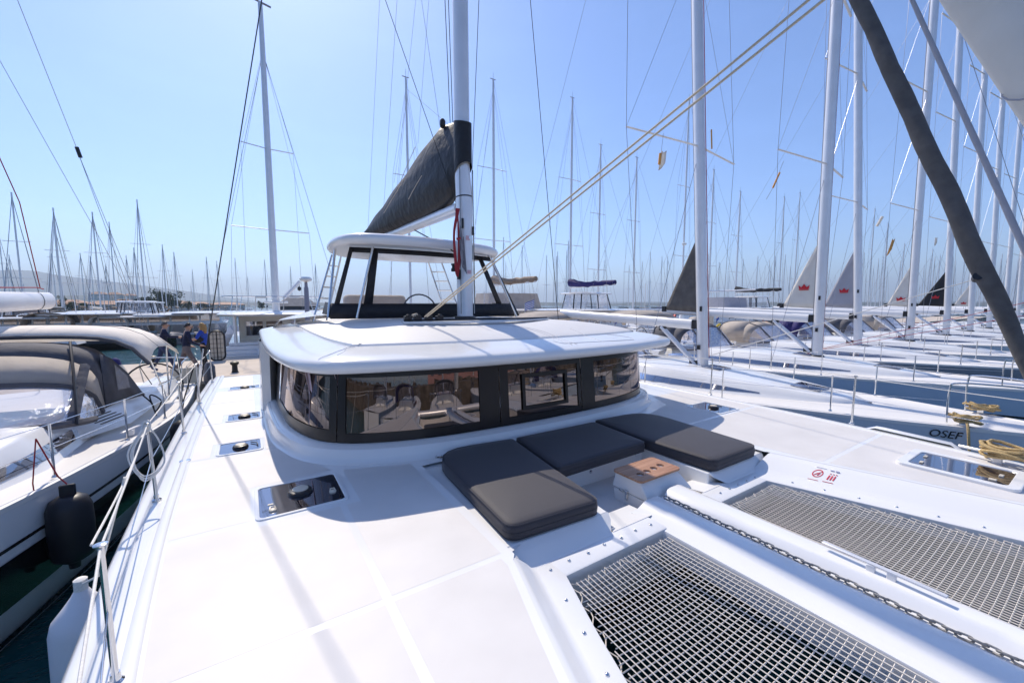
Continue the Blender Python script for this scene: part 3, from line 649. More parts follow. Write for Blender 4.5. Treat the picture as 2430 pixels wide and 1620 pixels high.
# coach roof
ev = [(.16, 9.0), (.15, 7.0), (.17, 6.0), (.22, 5.2), (.34, 4.50), (.52, 4.16), (.70, 4.03), (.95, 3.95), (1.33, 3.86), (1.80, 3.765), (2.35, 3.71), (3.17, 3.67)]
ev = ev+[(2*CX-x, y) for x, y in reversed(ev[:-1])]
EV = crv(ev, 7); NE = len(EV); NEV = []
for i in range(NE):
    d = (EV[min(i+2, NE-1)]-EV[max(i-2, 0)]).normalized(); nn = Vector((d.y, -d.x)); nn = nn if nn.dot(Vector((CX, 7))-EV[i]) > 0 else -nn; NEV.append(nn)
def rz(y): return .018*max(0, min(y, 8.5)-4.2)
def ering(inset, z): return [(EV[i].x+NEV[i].x*inset, EV[i].y+NEV[i].y*inset, z+rz(EV[i].y)) for i in range(NE)]
def plateau(k, z):   # blend from the groove ring to the flat top around the mast
    g = ering(.62, 2.975); out = []
    for i in range(NE):
        u = i/(NE-1); a = pi*(1.02-1.04*u); c = Vector((CX+1.9*cos(a), 6.9-1.75*max(0, sin(a))**.8 if u > .02 and u < .98 else 8.8))
        p = Vector(g[i][:2]); tgt = Vector((CX+(p.x-CX)*.62, 6.0+(p.y-6.0)*.40 if p.y < 6.0 else p.y)); p = p.lerp(tgt, k); out.append((p.x, p.y, z))
    return out
rings = [ering(.42, 2.735), ering(.10, 2.735), ering(.045, 2.742), ering(.012, 2.765), ering(0, 2.80), ering(.006, 2.832), ering(.028, 2.857), ering(.06, 2.872), ering(.22, 2.905), ering(.40, 2.935), ering(.535, 2.957)]
MB().loft(rings).build('coach_roof', GELR, CAT, smooth=50)
MB().loft([ering(.533, 2.9575), ering(.541, 2.945), ering(.585, 2.945), ering(.592, 2.975)]).build('roof_groove', GEL, CAT, smooth=25)
# fine moulding lines on the roof
RZT = [(0, 2.80), (.06, 2.872), (.22, 2.905), (.40, 2.935), (.535, 2.957), (.6, 2.977), (.8, 3.022), (1.0, 3.060), (1.25, 3.098), (1.5, 3.127), (1.8, 3.150), (2.2, 3.163), (2.7, 3.166)]
def roof_z(x, y):
    ds = sorted((Vector((x, y))-EV[i]).length for i in range(0, NE)); ds = ds[:1]
    e = ds[0]; return sitp(RZT, e)+rz(y)*max(0, min(1, 1-(e-.6)/1.2))
def rring(k):
    out = []
    for (x, y, z) in ering(.592, 0):
        tgt = Vector((CX+(x-CX)*.30, 6.3+(y-6.3)*.28 if y < 6.3 else y)); q = Vector((x, y)).lerp(tgt, k); out.append((q.x, q.y, roof_z(q.x, q.y)))
    return out
prev = [ering(.592, 2.973)]+[rring(k) for k in (.03, .08, .14, .2, .27, .35, .44, .55, .68, .84, 1.0)]
rt = MB().loft(prev).build('roof_top', NSKG, CAT, smooth=80)
MB().sheet([(x, y, z-.001) for x, y, z in prev[-1]]).build('roof_centre', GEL, CAT, smooth=0)
def roofline(pts, r=.003, m=GEL):
    P = crv(pts, 8); MB().tube([(p.x, p.y, roof_z(p.x, p.y)+.001) for p in P], r, 5).build('roof_moulding', m, CAT)
SEAM = mat('seam_grey', (.60, .60, .64), .5)
roofline([(.52, 4.22), (.80, 4.44), (1.0, 4.55)], .0025, SEAM); roofline([(3.0, 5.1), (3.35, 4.5), (3.42, 3.85)], .003, SEAM); roofline([(3.08, 5.1), (3.43, 4.5), (3.50, 3.85)], .003, SEAM)
roofline([(3.28, 4.05), (3.34, 3.93), (3.5, 3.92), (4.5, 3.93), (4.72, 3.98), (4.72, 4.15), (4.5, 4.3)], .003, SEAM); roofline([(4.03, 4.6), (4.02, 3.92)], .003, GEL)
# self-tacking track
tr = crv([(1.75, 5.35, 3.19), (2.3, 5.16, 3.195), (2.9, 5.10, 3.195), (3.5, 5.16, 3.19), (4.3, 5.5, 3.18)], 10)
MB().tube(tr, .016, 6).build('jib_track', BLKPL, CAT)
MB().sheet([(p.x, p.y+.10, 3.168) for p in tr]+[(p.x, p.y-.06, 3.160) for p in reversed(tr)]).build('track_pad', GEL, CAT, solid=.02)
b = MB()
for x, y in ((1.80, 5.33), (1.92, 5.28), (2.06, 5.24), (2.2, 5.2)): b.box((x, y, 3.225), (.10, .07, .05)).lathe([(.03, 0), (.03, .03)], (x, y-.02, 3.24), 10)
b.build('track_car', BLKPL, CAT, bevel=.006)
MB().tube([(1.86, 5.30, 3.25), (1.92, 5.32, 3.27), (1.88, 5.36, 3.26), (1.95, 5.36, 3.25)], .018, 6).build('sheet_knot', ROPE, CAT)
# ---------------------------------------------------------------- mast, boom, sail bag, rigging
MX, MY = 3.10, 6.22
def ell(x, y, z, rx, ry, n=20): return [(x+rx*cos(2*pi*k/n), y+ry*sin(2*pi*k/n), z) for k in range(n)]
MB().loft([ell(MX, MY, 3.16, .125, .165), ell(MX, MY, 5.2, .125, .165), ell(MX, MY+.05, 5.62, .118, .16), ell(MX, MY+.1, 20.5, .115, .155)], closed=True, cap=True).build('mast', ALU, CAT, smooth=50)
b = MB().loft([ell(MX, MY, 3.165, .17, .21), ell(MX, MY, 3.20, .17, .21), ell(MX, MY, 3.21, .14, .18)], closed=True, cap=True); b.build('mast_step', BLKPL, CAT)
b = MB().loft([ell(MX, MY, 5.16, .128, .168), ell(MX, MY, 5.18, .128, .168)], closed=True); b.build('mast_band', BLKPL, CAT)
b = MB().lathe([(.045, 0), (.045, .05), (.03, .055), (.03, .10), (.045, .105), (.045, .13)], (MX-.19, MY+.02, 3.95), 12).box((MX-.1, MY-.14, 4.72), (.035, .03, .16)).box((MX+.10, MY-.13, 4.62), (.03, .03, .14)).box((MX-.14, MY-.06, 3.9), (.04, .05, .16)).box((MX+.14, MY, 4.3), (.03, .05, .2)); b.build('mast_fitting', BLKPL, CAT, bevel=.006)
MB().lathe([(.032, 0), (.032, .01)], (MX+.03, MY-.175, 4.50), 14, 'y').build('mast_inspection_cover', STEEL, CAT)
b = MB().box((MX-.02, MY-.171, 4.49), (.07, .002, .07)).box((MX-.0, MY-.171, 3.94), (.07, .002, .06)); b.build('mast_sticker', mat('sticker_pink', (.6, .38, .42), .5), CAT)
MB().tube([(MX, MY+.17, 5.03), (MX+.02, 9.5, 5.12), (MX+.03, 12.9, 5.25)], .10, 14).build('boom', ALU, CAT)
# sail bag: a soft folded sleeve over the boom, loop-fronted round the mast
SAILB = [(6.26, 5.52, 6.40, .15), (6.6, 5.26, 6.50, .19), (7.13, 5.14, 6.62, .26), (8.0, 5.14, 6.46, .30), (9.2, 5.16, 6.24, .31), (10.6, 5.2, 5.98, .29), (12.0, 5.24, 5.72, .25), (12.9, 5.28, 5.54, .18)]
MB().loft([[(MX+.138*cos(2*pi*k/24), MY+.02+.182*sin(2*pi*k/24), z0_+sl*sin(2*pi*k/24)) for k in range(24)] for z0_, sl in ((5.60, -.10), (5.8, -.02), (6.1, .02), (6.37, .05))], closed=True).build('bag_collar', BLKCV, CAT, smooth=70)
rings = []; NR = 26; rnd = random.Random(2)
for j in range(45):
    y = 6.26+(12.9-6.26)*j/44; am = min(1, max(0, (y-6.3)/.8)); zb, zt, w = [itp([(a[0], a[k]) for a in SAILB], y) for k in (1, 2, 3)]; r = []
    for k in range(NR):
        a = 2*pi*k/NR; s = sin(a); wd = w*(.55+.45*((1-s)/2)**.7); fold = 1+am*(.08*sin(k*2.1+j*.16)+.05*sin(k*4.3-j*.22))
        dz = am*.04*sin(j*.5+k) if .2 < abs(s) < .95 else 0
        r.append((MX+.02+cos(a)*wd*fold, y+am*.05*sin(k*1.7), (zb+zt)/2+(zt-zb)/2*s+dz*.5))
    rings.append(r)
MB().loft(rings, closed=True, cap=True).build('sail_bag', BLKCV, CAT, smooth=80)
b = MB()
for y0, z0, y1, z1 in ((7.6, 6.35, 8.6, 5.75), (8.2, 5.95, 9.6, 5.5), (7.3, 5.75, 7.9, 5.45)): b.tube(crv([(MX-.31, y0, z0), (MX-.37, (y0+y1)/2, (z0+z1)/2-.05), (MX-.36, y1, z1)], 5), .006, 5)
b.build('bag_stitching', GREYCV, CAT)
# boom strut and topping ropes
line('kicker_rope', [(MX-.1, 6.4, 4.3), (MX, 8.6, 5.0)], .012, ROPEK, CAT)
# wires
HND = (MX, MY+.1, 18.4)
line('shroud', [(-.76, 8.52, 1.86), (MX-.1, MY+.1, 21.8)], .0085, WIRED, CAT); b = MB().tube([(-.78, 8.55, 1.76), (-.765, 8.53, 1.95)], .018, 8).tube([(-.765, 8.53, 1.95), (-.70, 8.48, 2.40)], .022, 8).tube([(-.71, 8.49, 2.36), (-.655, 8.46, 2.66)], .012, 8); b.build('turnbuckle', STEEL, CAT)
pp = atX(1283, 742, 6.95); line('shroud', [pp, pp+(atX(1218, 0, 6.15)-pp)*1.4], .0085, WIRED, CAT)
for (x0, y0, Y0), (x1, y1, Y1), r, m in (((885, 0, 7.3), (1066, 520, 6.35), .006, WIRED), ((1022, 0, 6.9), (1034, 282, 6.9), .007, WIRED), ((1030, 0, 6.9), (1040, 282, 6.9), .007, WIRED), ((1100, 0, 6.1), (1084, 400, 6.1), .0055, WIRED), ((1084, 400, 6.1), (1082, 722, 6.1), .0055, WIRE), ((872, 0, 11.5), (845, 530, 12.8), .004, WIRE), ((912, 0, 10.0), (880, 500, 11.8), .004, WIRE),
        ((968, 0, 8.5), (1012, 300, 7.4), .004, WIRE), ((1012, 300, 7.4), (1040, 470, 6.9), .007, ROPEW), ((1018, 300, 7.4), (1044, 480, 6.9), .007, ROPEW), ((934, 205, 9.0), (1035, 290, 7.2), .003, WIRE), ((985, 0, 8.0), (960, 330, 8.6), .003, WIRE), ((938, 205, 9.0), (905, 420, 10.2), .003, WIRE), ((955, 0, 9.0), (934, 205, 9.0), .003, WIRE)):
    line('running_line', [atY(x0, y0, Y0), atY(x1, y1, Y1)], r, m, CAT)
for dx, yb in ((.13, 6.1), (.15, 6.16), (-.13, 6.1)): line('halyard', [(MX+dx, yb, 3.25), (MX+dx*.9, yb+.02, 5.6)], .006, ROPEW if dx > .14 else ROPEK, CAT)
MB().lathe([(.03, 0), (.05, .03), (.05, .12), (.03, .15)], (MX-.06, 6.9, 6.5), 10).build('sheave_block', BLKPL, CAT)
# forestay with furled jib
fs = lambda t: Vector((3.03, .45-t*.4348, 4.72-t)) if False else Vector((3.03+.0*t, .45+(t-4.72)/2.25, t))
pts = [fs(2.3+.35*i) for i in range(44)]; rr = [.09+.03*min(1, i/6)-.0018*i for i in range(44)]
MB().tube(pts, rr, 18).build('furled_jib', SAILW, CAT)
b = MB()
for i in range(6, 20, 2): b.tube([pts[i]+Vector(((rr[i]+.002)*cos(a), (rr[i]+.002)*sin(a), .35*a/6.28*0+.1*cos(a))) for a in [k*pi/8 for k in range(17)]], .004, 4)
b.build('jib_seam', SAILL, CAT)
line('forestay', [fs(1.7), fs(18.6)], .008, WIRE, CAT)
# doubled sheet from the track to the clew
e = fs(5.42); 
line('jib_sheet', [(1.99, 5.20, 3.24), e+Vector((0, .10, .0))], .0085, ROPE, CAT); line('jib_sheet', [(2.02, 5.195, 3.237), e+Vector((.01, .06, -.055))], .0085, ROPE, CAT)
# ---------------------------------------------------------------- steering position: screen, hard top, ladders
def fb(u, z):  # windscreen surface: u 0..1 from starboard corner to port, leaning inboard with height
    k = (z-3.18)/1.25; x0, x1 = 1.12+.36*k, 4.82-.72*k; x = x0+(x1-x0)*u; bow = .42*sin(pi*u)**.8*(1-.3*k); return (x, 7.12-bow*.6+.0*k, z)
def fband(u0, u1, z0, z1, n=14): return [[fb(u0+(u1-u0)*i/n, z0) for i in range(n+1)], [fb(u0+(u1-u0)*i/n, (z0+z1)/2) for i in range(n+1)], [fb(u0+(u1-u0)*i/n, z1) for i in range(n+1)]]
ws = MB().loft(fband(0, 1, 3.17, 3.42)).build('windscreen_skirt', BLKCV, CAT, solid=.01)
b = MB()
for u0, u1, z0, z1 in ((0, .022, 3.42, 4.34), (.125, .165, 3.42, 4.34), (.86, .90, 3.42, 4.34), (.985, 1, 3.42, 4.34), (0, 1, 4.26, 4.345)): b.loft(fband(u0, u1, z0, z1, 6 if u1-u0 < .2 else 14))
b.build('windscreen_border', BLKCV, CAT, solid=.008)
for u0, u1 in ((.022, .125), (.165, .86), (.90, .985)): MB().loft(fband(u0, u1, 3.42, 4.27)).build('windscreen_pane', CLEARV, CAT)
for a, c in (((1.50, 6.98, 3.18), (1.82, 6.98, 4.46)), ((4.66, 6.98, 3.16), (3.98, 7.0, 4.46)), ((1.10, 7.2, 3.2), (1.30, 7.5, 4.35))): MB().tube([a, c], .022, 10).build('hard_top_post', STEEL, CAT)
for sg, u in ((1, 0), (-1, 1)):
    a, c = fb(u, 3.18), fb(u, 4.4); b = MB().loft([[a, (a[0], a[1]+.9, 3.2)], [fb(u, 3.42), (fb(u, 3.42)[0], a[1]+.9, 3.45)]]); b.build('side_skirt', BLKCV, CAT, solid=.01)
# hard top: rounded slab
ho = crv([(1.20, 7.6), (1.22, 7.0), (1.40, 6.62), (1.8, 6.45), (2.4, 6.40), (3.0, 6.47), (3.6, 6.58), (4.05, 6.78), (4.32, 7.2), (4.36, 7.8), (4.2, 8.5), (3.6, 8.9), (2.6, 9.0), (1.7, 8.85), (1.32, 8.3)], 6, closed=True)
hc = Vector((2.78, 7.7))
def hr(k, z): return [(hc.x+(p.x-hc.x)*k, hc.y+(p.y-hc.y)*k, z) for p in ho]
MB().loft([hr(.86, 4.355), hr(.93, 4.345), hr(.975, 4.36), hr(.998, 4.40), hr(1, 4.43), hr(.985, 4.475), hr(.94, 4.51), hr(.8, 4.535), hr(.4, 4.55)], closed=True, cap=True).build('hard_top', GEL, CAT, smooth=60)
MB().loft([hr(.85, 4.356), hr(.8, 4.39), hr(.3, 4.40)], closed=True, cap=True).build('hard_top_lining', CREAM, CAT, smooth=50)
def ladder(a0, a1, c0, c1, n, name, par, r=.018, m=STEEL):
    b = MB().tube([a0, a1], r, 8).tube([c0, c1], r, 8)
    for i in range(1, n+1):
        t = i/(n+1); b.tube([Vector(a0).lerp(Vector(a1), t), Vector(c0).lerp(Vector(c1), t)], r*.8, 6)
    return b.build(name, m, par)
ladder((.98, 8.1, 3.1), (1.42, 8.55, 4.36), (1.22, 8.2, 3.1), (1.62, 8.75, 4.36), 5, 'ladder', CAT)
ladder((4.2, 8.6, 3.1), (3.78, 8.75, 4.36), (3.95, 8.9, 3.1), (3.5, 8.85, 4.36), 5, 'ladder', CAT)
# helm: wheel, seat back, console seen through the screen
wl = MB(); P = [(2.95+.36*cos(a), 7.95+.05*sin(a), 3.25+.36*sin(a)) for a in [2*pi*k/28 for k in range(29)]]; wl.tube(P, .016, 6, cap=False)
for k in range(3): a = 2*pi*k/3+.5; wl.tube([(2.95, 7.95, 3.25), P[0] if False else (2.95+.36*cos(a), 7.95, 3.25+.36*sin(a))], .01, 6)
wl.build('steering_wheel', BLKPL, CAT)
b = MB().box((2.2, 8.5, 3.42), (1.2, .35, .35)); b.build('helm_seat_back', GREYCV, CAT, bevel=.08, seg=3)
b = MB().box((3.0, 7.6, 3.2), (.9, .35, .25)); b.build('helm_console', GEL, CAT, bevel=.04)
b = MB().loft([[(.35, 8.6, 2.95), (.45, 9.6, 2.95)], [(.45, 8.4, 3.12), (.6, 9.6, 3.12)], [(1.0, 7.7, 3.21), (1.05, 9.6, 3.25)], [(1.14, 7.25, 3.23), (1.14, 9.6, 3.27)]]); b.build('helm_coaming', GEL, CAT, smooth=60)
# ---------------------------------------------------------------- stanchions and lifelines
def stanchion(x, y, z=DZ, h=.66, lean=(0, 0)):
    b = MB().tube([(x, y, z), (x+lean[0], y+lean[1], z+h)], .0135, 10, cap=True, r2=.0115).lathe([(.034, 0), (.034, .008), (.02, .02), (.018, .05)], (x, y, z), 12).lathe([(.014, 0), (.024, .004), (.024, .010), (.014, .014)], (x+lean[0], y+lean[1], z+h), 12)
    return b.build('stanchion', STEEL, CAT)
SST = [(-.18, .1), (-.56, 2.30), (-.72, 4.38), (-.76, 6.54), (-.74, 8.40), (-.70, 10.6)]
for i, (x, y) in enumerate(SST): stanchion(x, y, lean=(-.02, 0) if i != 1 else (.01, -.07))
PST = [(6.62, .0), (6.93, 2.02), (7.02, 4.12), (7.06, 6.3)]
for x, y in PST: stanchion(x, y, lean=(.02, 0))
def sag(a, c, n=6, d=.03): return [Vector(a).lerp(Vector(c), i/n)-Vector((0, 0, d*sin(pi*i/n))) for i in range(n+1)]
for S_, sg in ((SST, -1), (PST, 1)):
    for hz, r, m in ((.655, .0052, ROPEW), (.36, .0035, STEEL)):
        P = []
        for (x, y), (x2, y2) in zip(S_, S_[1:]): ja, jb = [(.01*hz/.66, -.07*hz/.66) if q_ == (-.56, 2.30) else (sg*.02*hz/.66, 0) for q_ in ((x, y), (x2, y2))]; P += sag((x+ja[0], y+ja[1], DZ+hz), (x2+jb[0], y2+jb[1], DZ+hz), 6, .012)[:-1]
        P.append(Vector((S_[-1][0]+sg*.02, S_[-1][1], DZ+hz))); line('lifeline', P, r, m, CAT)
# mooring cleat on the port bow
b = MB().tube([(6.52, .95, DZ+.09), (6.44, .62, DZ+.10), (6.36, .30, DZ+.09)], .016, 8).box((6.45, .66, DZ+.04), (.05, .07, .09)); b.build('mooring_cleat', ALU, CAT, bevel=.01)
# jib of the port toe rail: raised coaming plate beyond the gunwale
MB().loft([[(6.93, 1.95, 1.70), (6.98, 1.95, 1.70), (7.02, 1.95, 1.66)], [(6.86, 1.75, 1.78), (6.93, 1.75, 1.80), (7.03, 1.75, 1.7)], [(6.76, 1.05, 1.78), (6.83, 1.05, 1.80), (6.95, 1.05, 1.68)], [(6.73, .9, 1.70), (6.8, .9, 1.70), (6.88, .9, 1.62)]]).build('toe_rail', GEL, CAT, smooth=50)

# ---------------------------------------------------------------- loose things on the catamaran
def cushion(poly, label, zb=SB+.002, h=.13):
    P = crv(poly, 4, closed=True) if False else poly
    c = Vector((sum(p[0] for p in P)/len(P), sum(p[1] for p in P)/len(P))); b = MB(); base = (c.x, c.y, zb)
    def rg(k, z): return [(p[0]+(c.x-p[0])*k, p[1]+(c.y-p[1])*k, z) for p in P]
    b.loft([rg(.05, zb), rg(.012, zb+.012), rg(0, zb+.04), rg(0, zb+h-.045), rg(.012, zb+h-.014), rg(.045, zb+h-.001), rg(.12, zb+h+.006), rg(.5, zb+h+.014)], closed=True, cap=True)
    b.v = [(v[0]-base[0], v[1]-base[1], v[2]-base[2]) for v in b.v]
    o = b.build('cushion', CUSH, None, smooth=70); o.location = base
    for zz, k in ((zb+h-.012, .010), (zb+.014, .008)):
        q = rg(k, zz); MB().tube([(v[0]-base[0], v[1]-base[1], v[2]-base[2]) for v in q+[q[0]]], .0042, 5, cap=False).build('piping', CUSH, o, world=False)
    q = rg(-.001, zb+h*.5); i0 = len(q)//2; MB().tube([(v[0]-base[0], v[1]-base[1], v[2]-base[2]) for v in q[:i0]], .002, 4).build('zip', BLKPL, o, world=False)
    return tag(o, label, 'cushion', 'cushions of the foredeck lounge')
def rounded(corners, r=.07, n=5):
    out = []; N = len(corners)
    for i in range(N):
        p = Vector(corners[i][:2]); rr_ = corners[i][2] if len(corners[i]) > 2 else r; a = (Vector(corners[i-1][:2])-p).normalized(); c = (Vector(corners[(i+1) % N][:2])-p).normalized()
        for k in range(n+1):
            t = k/n; q = (p+a*rr_)*(1-t)**2+p*2*t*(1-t)+(p+c*rr_)*t*t; out.append((q.x, q.y))
    return out
cushion(rounded([(1.44, 2.25, .10), (2.27, 2.19, .08), (2.345, 2.80, .3), (2.50, 3.83, .05), (1.56, 3.95, .42)]), 'dark grey foredeck cushion nearest the camera, on the left arm of the U-shaped lounge')
cushion(rounded([(2.39, 2.87, .05), (3.71, 2.905, .05), (3.78, 3.80, .05), (2.535, 3.83, .05)]), 'dark grey middle cushion of the lounge, wholly in shade below the windows')
cushion(rounded([(3.745, 2.88, .3), (3.79, 2.15, .08), (4.64, 2.15, .10), (4.80, 3.80, .42), (3.815, 3.85, .05)]), 'dark grey foredeck cushion farthest right, behind the teak drinks table')
# anchor chain
CH = thing('anchor_chain', (3.15, 1.5, 1.662), 'galvanised anchor chain lying along the channel of the central walkway', 'chain')
def linkmesh():
    b = MB(); P = []
    for k in range(12):
        a = 2*pi*k/12; P.append((.0125*cos(a), .021*sin(a)+(.012 if sin(a) > 0 else -.012), 0))
    P.append(P[0]); b.tube(P, .0062, 5, cap=False); return b
l0 = linkmesh().build('link', CHAINM, CH, world=False); nl = 78
for i in range(nl):
    o = l0 if i == 0 else l0.copy()
    if i: COL.objects.link(o); o.parent = CH
    y = 2.16-i*.0475; x = 3.066-.011*(2-y)+.006*sin(i*.5); o.location = (x-3.15, y-1.5, .015+.006*(i % 2)); o.rotation_euler = (0, radians(35 if i % 2 else -50), .12*sin(i*1.7))
# rope coils: fender line looped over the starboard lifeline
RC = MB(); x, y, z = -.74, 4.36, DZ+.64
for k, (dx, dz) in enumerate(((.03, -.36), (.05, -.38), (.02, -.40))):
    RC.tube(crv([(x, y-.02, z+.02), (x-.06-dx, y-.10, z-.18), (x-.02, y-.14, z+dz), (x+.10, y-.08, z-.30), (x+.07, y-.02, z-.12), (x, y, z+.02)], 6), .0065, 6)
RC.tube(crv([(x-.02, y+.02, z+.04), (x+.02, y-.03, z+.05), (x+.02, y-.04, z-.02), (x-.03, y-.03, z-.03), (x-.02, y+.02, z+.04)], 5), .009, 6)
RC.tube(crv([(x, y, z), (x+.02, y, z-.35), (x+.03, y-.02, z-.62), (x, y-.08, z-.70)], 6), .006, 6)
RC.tube(sag((x, y-.03, z-.02), (-.62, 2.4, DZ+.60), 8, .03), .0055, 6)
o = RC.build('rope_coil', ROPEW); tag(o, 'pale fender line looped and hung over the second stanchion of the left rail', 'rope')
RR = MB()
for k in range(7): a = .4*k; RR.tube(crv([(MX-.20+.01*k, MY-.12, 4.95), (MX-.25-.012*(k % 3), MY-.16, 4.5), (MX-.24+.014*(k % 4), MY-.17, 3.92-.03*(k % 3)), (MX-.19+.006*k, MY-.16, 4.2), (MX-.18, MY-.13, 4.9)], 6), .008, 5)
RR.tube([(MX-.23, MY-.2, 4.45), (MX-.17, MY-.2, 4.47)], .02, 6)
o = RR.build('rope_coil', ROPER); tag(o, 'bunch of red halyard coils hanging on the mast of the near catamaran', 'rope')
GR = MB()
for k in range(4): GR.tube(crv([(MX-.15, MY-.15, 4.75), (MX-.17+.02*k, MY-.19, 4.3), (MX-.12+.02*k, MY-.19, 4.0-.03*k), (MX-.1, MY-.17, 4.5)], 6), .007, 5)
o = GR.build('rope_coil', mat('grey_rope', (.22, .22, .25), .8, noise=(80, .3))); tag(o, 'grey rope tail hanging beside the red coils on the mast', 'rope')
# white fender outside the starboard bow
FW = thing('fender', (-1.0, 3.6, .5), 'white cylindrical fender hanging outside the left bow of the near catamaran', 'fender')
b = MB().lathe([(.03, 1.10), (.05, 1.06), (.09, 1.0), (.15, .92), (.165, .85), (.17, .5), (.165, .1), (.15, .03), (.09, -.05), (.04, -.1)], (-1.0, 3.62, .46), 22); b.build('body', FENW, FW)
b = MB().lathe([(.035, 1.08), (.035, 1.16), (.02, 1.17)], (-1.0, 3.62, .46), 12).tube([(-1.0, 3.62, 1.58), (-.86, 3.4, 1.72), (-.66, 3.2, 2.38)], .008, 6); b.build('line', ROPEW, FW)
# ------------------------------------------------------------------ neighbouring sailing yachts (built in local axes: bow at y=0, stern at y=L, x to port)
def hbeamF(t, B): return B/2*max(0, 1-(1-min(1, t/.7))**1.7)**.95*(1 if t < .7 else 1-.08*((t-.7)/.3)**2)+.02
def hbeam0(t, B):   # half beam along the hull, t = 0 bow .. 1 stern
    return B/2*(1-(1-min(1, t/.62))**2.1)**.85*(1 if t < .62 else 1-.10*((t-.62)/.38)**2)+.02
def sheer(t, f): return f*(1.16-.22*min(1, t*1.5)+.02*t)
class Yacht:
    """monohull with its parts as children of one root"""
    def __init__(s, loc, label, L=14.4, B=4.3, f=1.36, hull=HULLW, rz=0, group=None, stripe=None, name='sailing_yacht', cat='sailboat', fine=False):
        global hbeam
        hbeam = (lambda t, B: hbeamF(t, B)) if fine else hbeam0
        s.r = thing(name, loc, label, cat, group, rz); s.L, s.B, s.f = L, B, f; s.q = Vector(loc)
        N = 26; rings = []
        for i in range(N+1):
            t = i/N; b = hbeam(t, B); z = sheer(t, f); y = t*L; rk = .35*(1-t)**6
            rings.append([(-b, y-rk, z), (-b*.995, y-rk*.7, z*.72), (-b*.97, y, z*.40), (-b*.90, y+rk*.6, .06), (-b*.55, y+rk, -.35), (0, y+rk, -.5), (b*.55, y+rk, -.35), (b*.90, y+rk*.6, .06), (b*.97, y, z*.40), (b*.995, y-rk*.7, z*.72), (b, y-rk, z)])
        s.p('hull', MB().loft(rings).add([rings[-1][k] for k in range(11)], [tuple(range(11))]), hull)
        rg = []
        for i in range(N+1):
            t = i/N; b = hbeam(t, B); z = sheer(t, f); y = t*L-.35*(1-t)**6
            rg.append([(-b-.004, y, z-.03), (-b-.004, y, z+.02), (-b+.05, y, z+.035), (-b+.09, y, z+.012), (-b*.4, y, z+.05), (0, y, z+.06), (b*.4, y, z+.05), (b-.09, y, z+.012), (b-.05, y, z+.035), (b+.004, y, z+.02), (b+.004, y, z-.03)])
        s.p('deck', MB().loft(rg), NSKG)
        if stripe:
            for za, zb, m in stripe:
                for sg in (-1, 1):
                    s.p('hull_stripe', MB().loft([[(sg*(hbeam(i/N, B)*itp([(0, .88), (.06, .905), (.40*f, .972), (.72*f, .997), (f, 1.002)], z)+.004), i/N*L-.35*(1-i/N)**6*.6, z) for i in range(1, N+1)] for z in (za, zb)]), m)
    def p(s, name, b, m, par=None, **kw):
        return b.build(name, m, par or s.r, world=False, **kw)
    def dz(s, y): return sheer(y/s.L, s.f)+.05
    def roof(s, y0, y1, w, h, m=GEL, win=True, hatches=True, wm=HATCHG, aft=.0):
        """long low coach roof, pointed at the bow end, with dark side windows let in"""
        N = 22; rings = []; s.cr = (y0, y1, w, h)
        def sec(t):
            y = y0+(y1-y0)*t; ww = w*min(1, (t*1.9))**.5 if t > 0 else .02; hh = h*min(1, .12+.88*min(1, t*1.7)**.8); ww = min(ww, hbeam(y/s.L, s.B)-.38); return y, ww, hh
        def sp(t, u):   # u: 0 at the side foot, 1 at the top edge
            y, ww, hh = sec(t); return ww*(1-.16*u)-.02*u, y, s.dz(y)-.03+hh*.86*u
        for i in range(N+1):
            t = i/N; y, ww, hh = sec(t); zb = s.dz(y)-.03; a = sp(t, 1)
            half = [(ww+.03, y, zb-.01), sp(t, .03), sp(t, .5), (a[0], y, a[2]), (a[0]-.05, y, a[2]+hh*.07), (a[0]*.6, y, a[2]+hh*.12), (0, y, a[2]+hh*.15)]
            rings.append([(-q[0], q[1], q[2]) for q in half]+[q for q in reversed(half[:-1])])
        s.ztop = lambda y: s.dz(y)-.03+sec((y-y0)/(y1-y0))[2]*1.0
        s.p('coach_roof', MB().loft(rings).add(rings[-1], [tuple(range(len(rings[-1])))]), m, smooth=50)
        if win:
            for sg in (-1, 1):
                for a, c in ((.22, .985),):
                    top, bot = [], []
                    for k in range(13):
                        t = a+(c-a)*k/12; e = min(1, .25+k/2.5, (12-k)/.8+.3); mid = .42; hh = .17*e
                        x, y, z = sp(t, mid+hh); top.append((sg*(x+.008), y, z)); x, y, z = sp(t, mid-hh); bot.append((sg*(x+.008), y, z))
                    s.p('side_window', MB().loft([bot, top]), wm)
        if hatches:
            for t, wd in ((.14, .5), (.42, .45), (.7, .4)):
                y = y0+(y1-y0)*t; z = s.ztop(y)+.012; hw = .26
                s.p('deck_hatch', MB().add([(-hw, y-wd/2, s.ztop(y-wd/2)+.012), (hw, y-wd/2, s.ztop(y-wd/2)+.012), (hw, y+wd/2, s.ztop(y+wd/2)+.014), (-hw, y+wd/2, s.ztop(y+wd/2)+.014)], [(0, 1, 2, 3)]), HATCHG, solid=.02)
        return s
    def rig(s, ym, zm, H, rake=.03, boomlen=5.2, boomz=1.25, mw=.115, mm=ALU, bm=ALUW, spreaders=(.30, .56, .8), r=.006, furl=SAILW, furlr=.09, clew=None, boomr=.13, vang=True, lines=True, bowy=.25, crown=True, furlup=1.0):
        P = lambda z: (0, ym+(z-zm)*rake, z); s.mast = P; ms = zm+H
        n = 16; rings = [[(mw*.72*cos(2*pi*k/n), P(z)[1]+mw*sin(2*pi*k/n), z) for k in range(n)] for z in (zm-.1, zm+H*.7, ms)]
        s.p('mast', MB().loft(rings, closed=True, cap=True), mm)
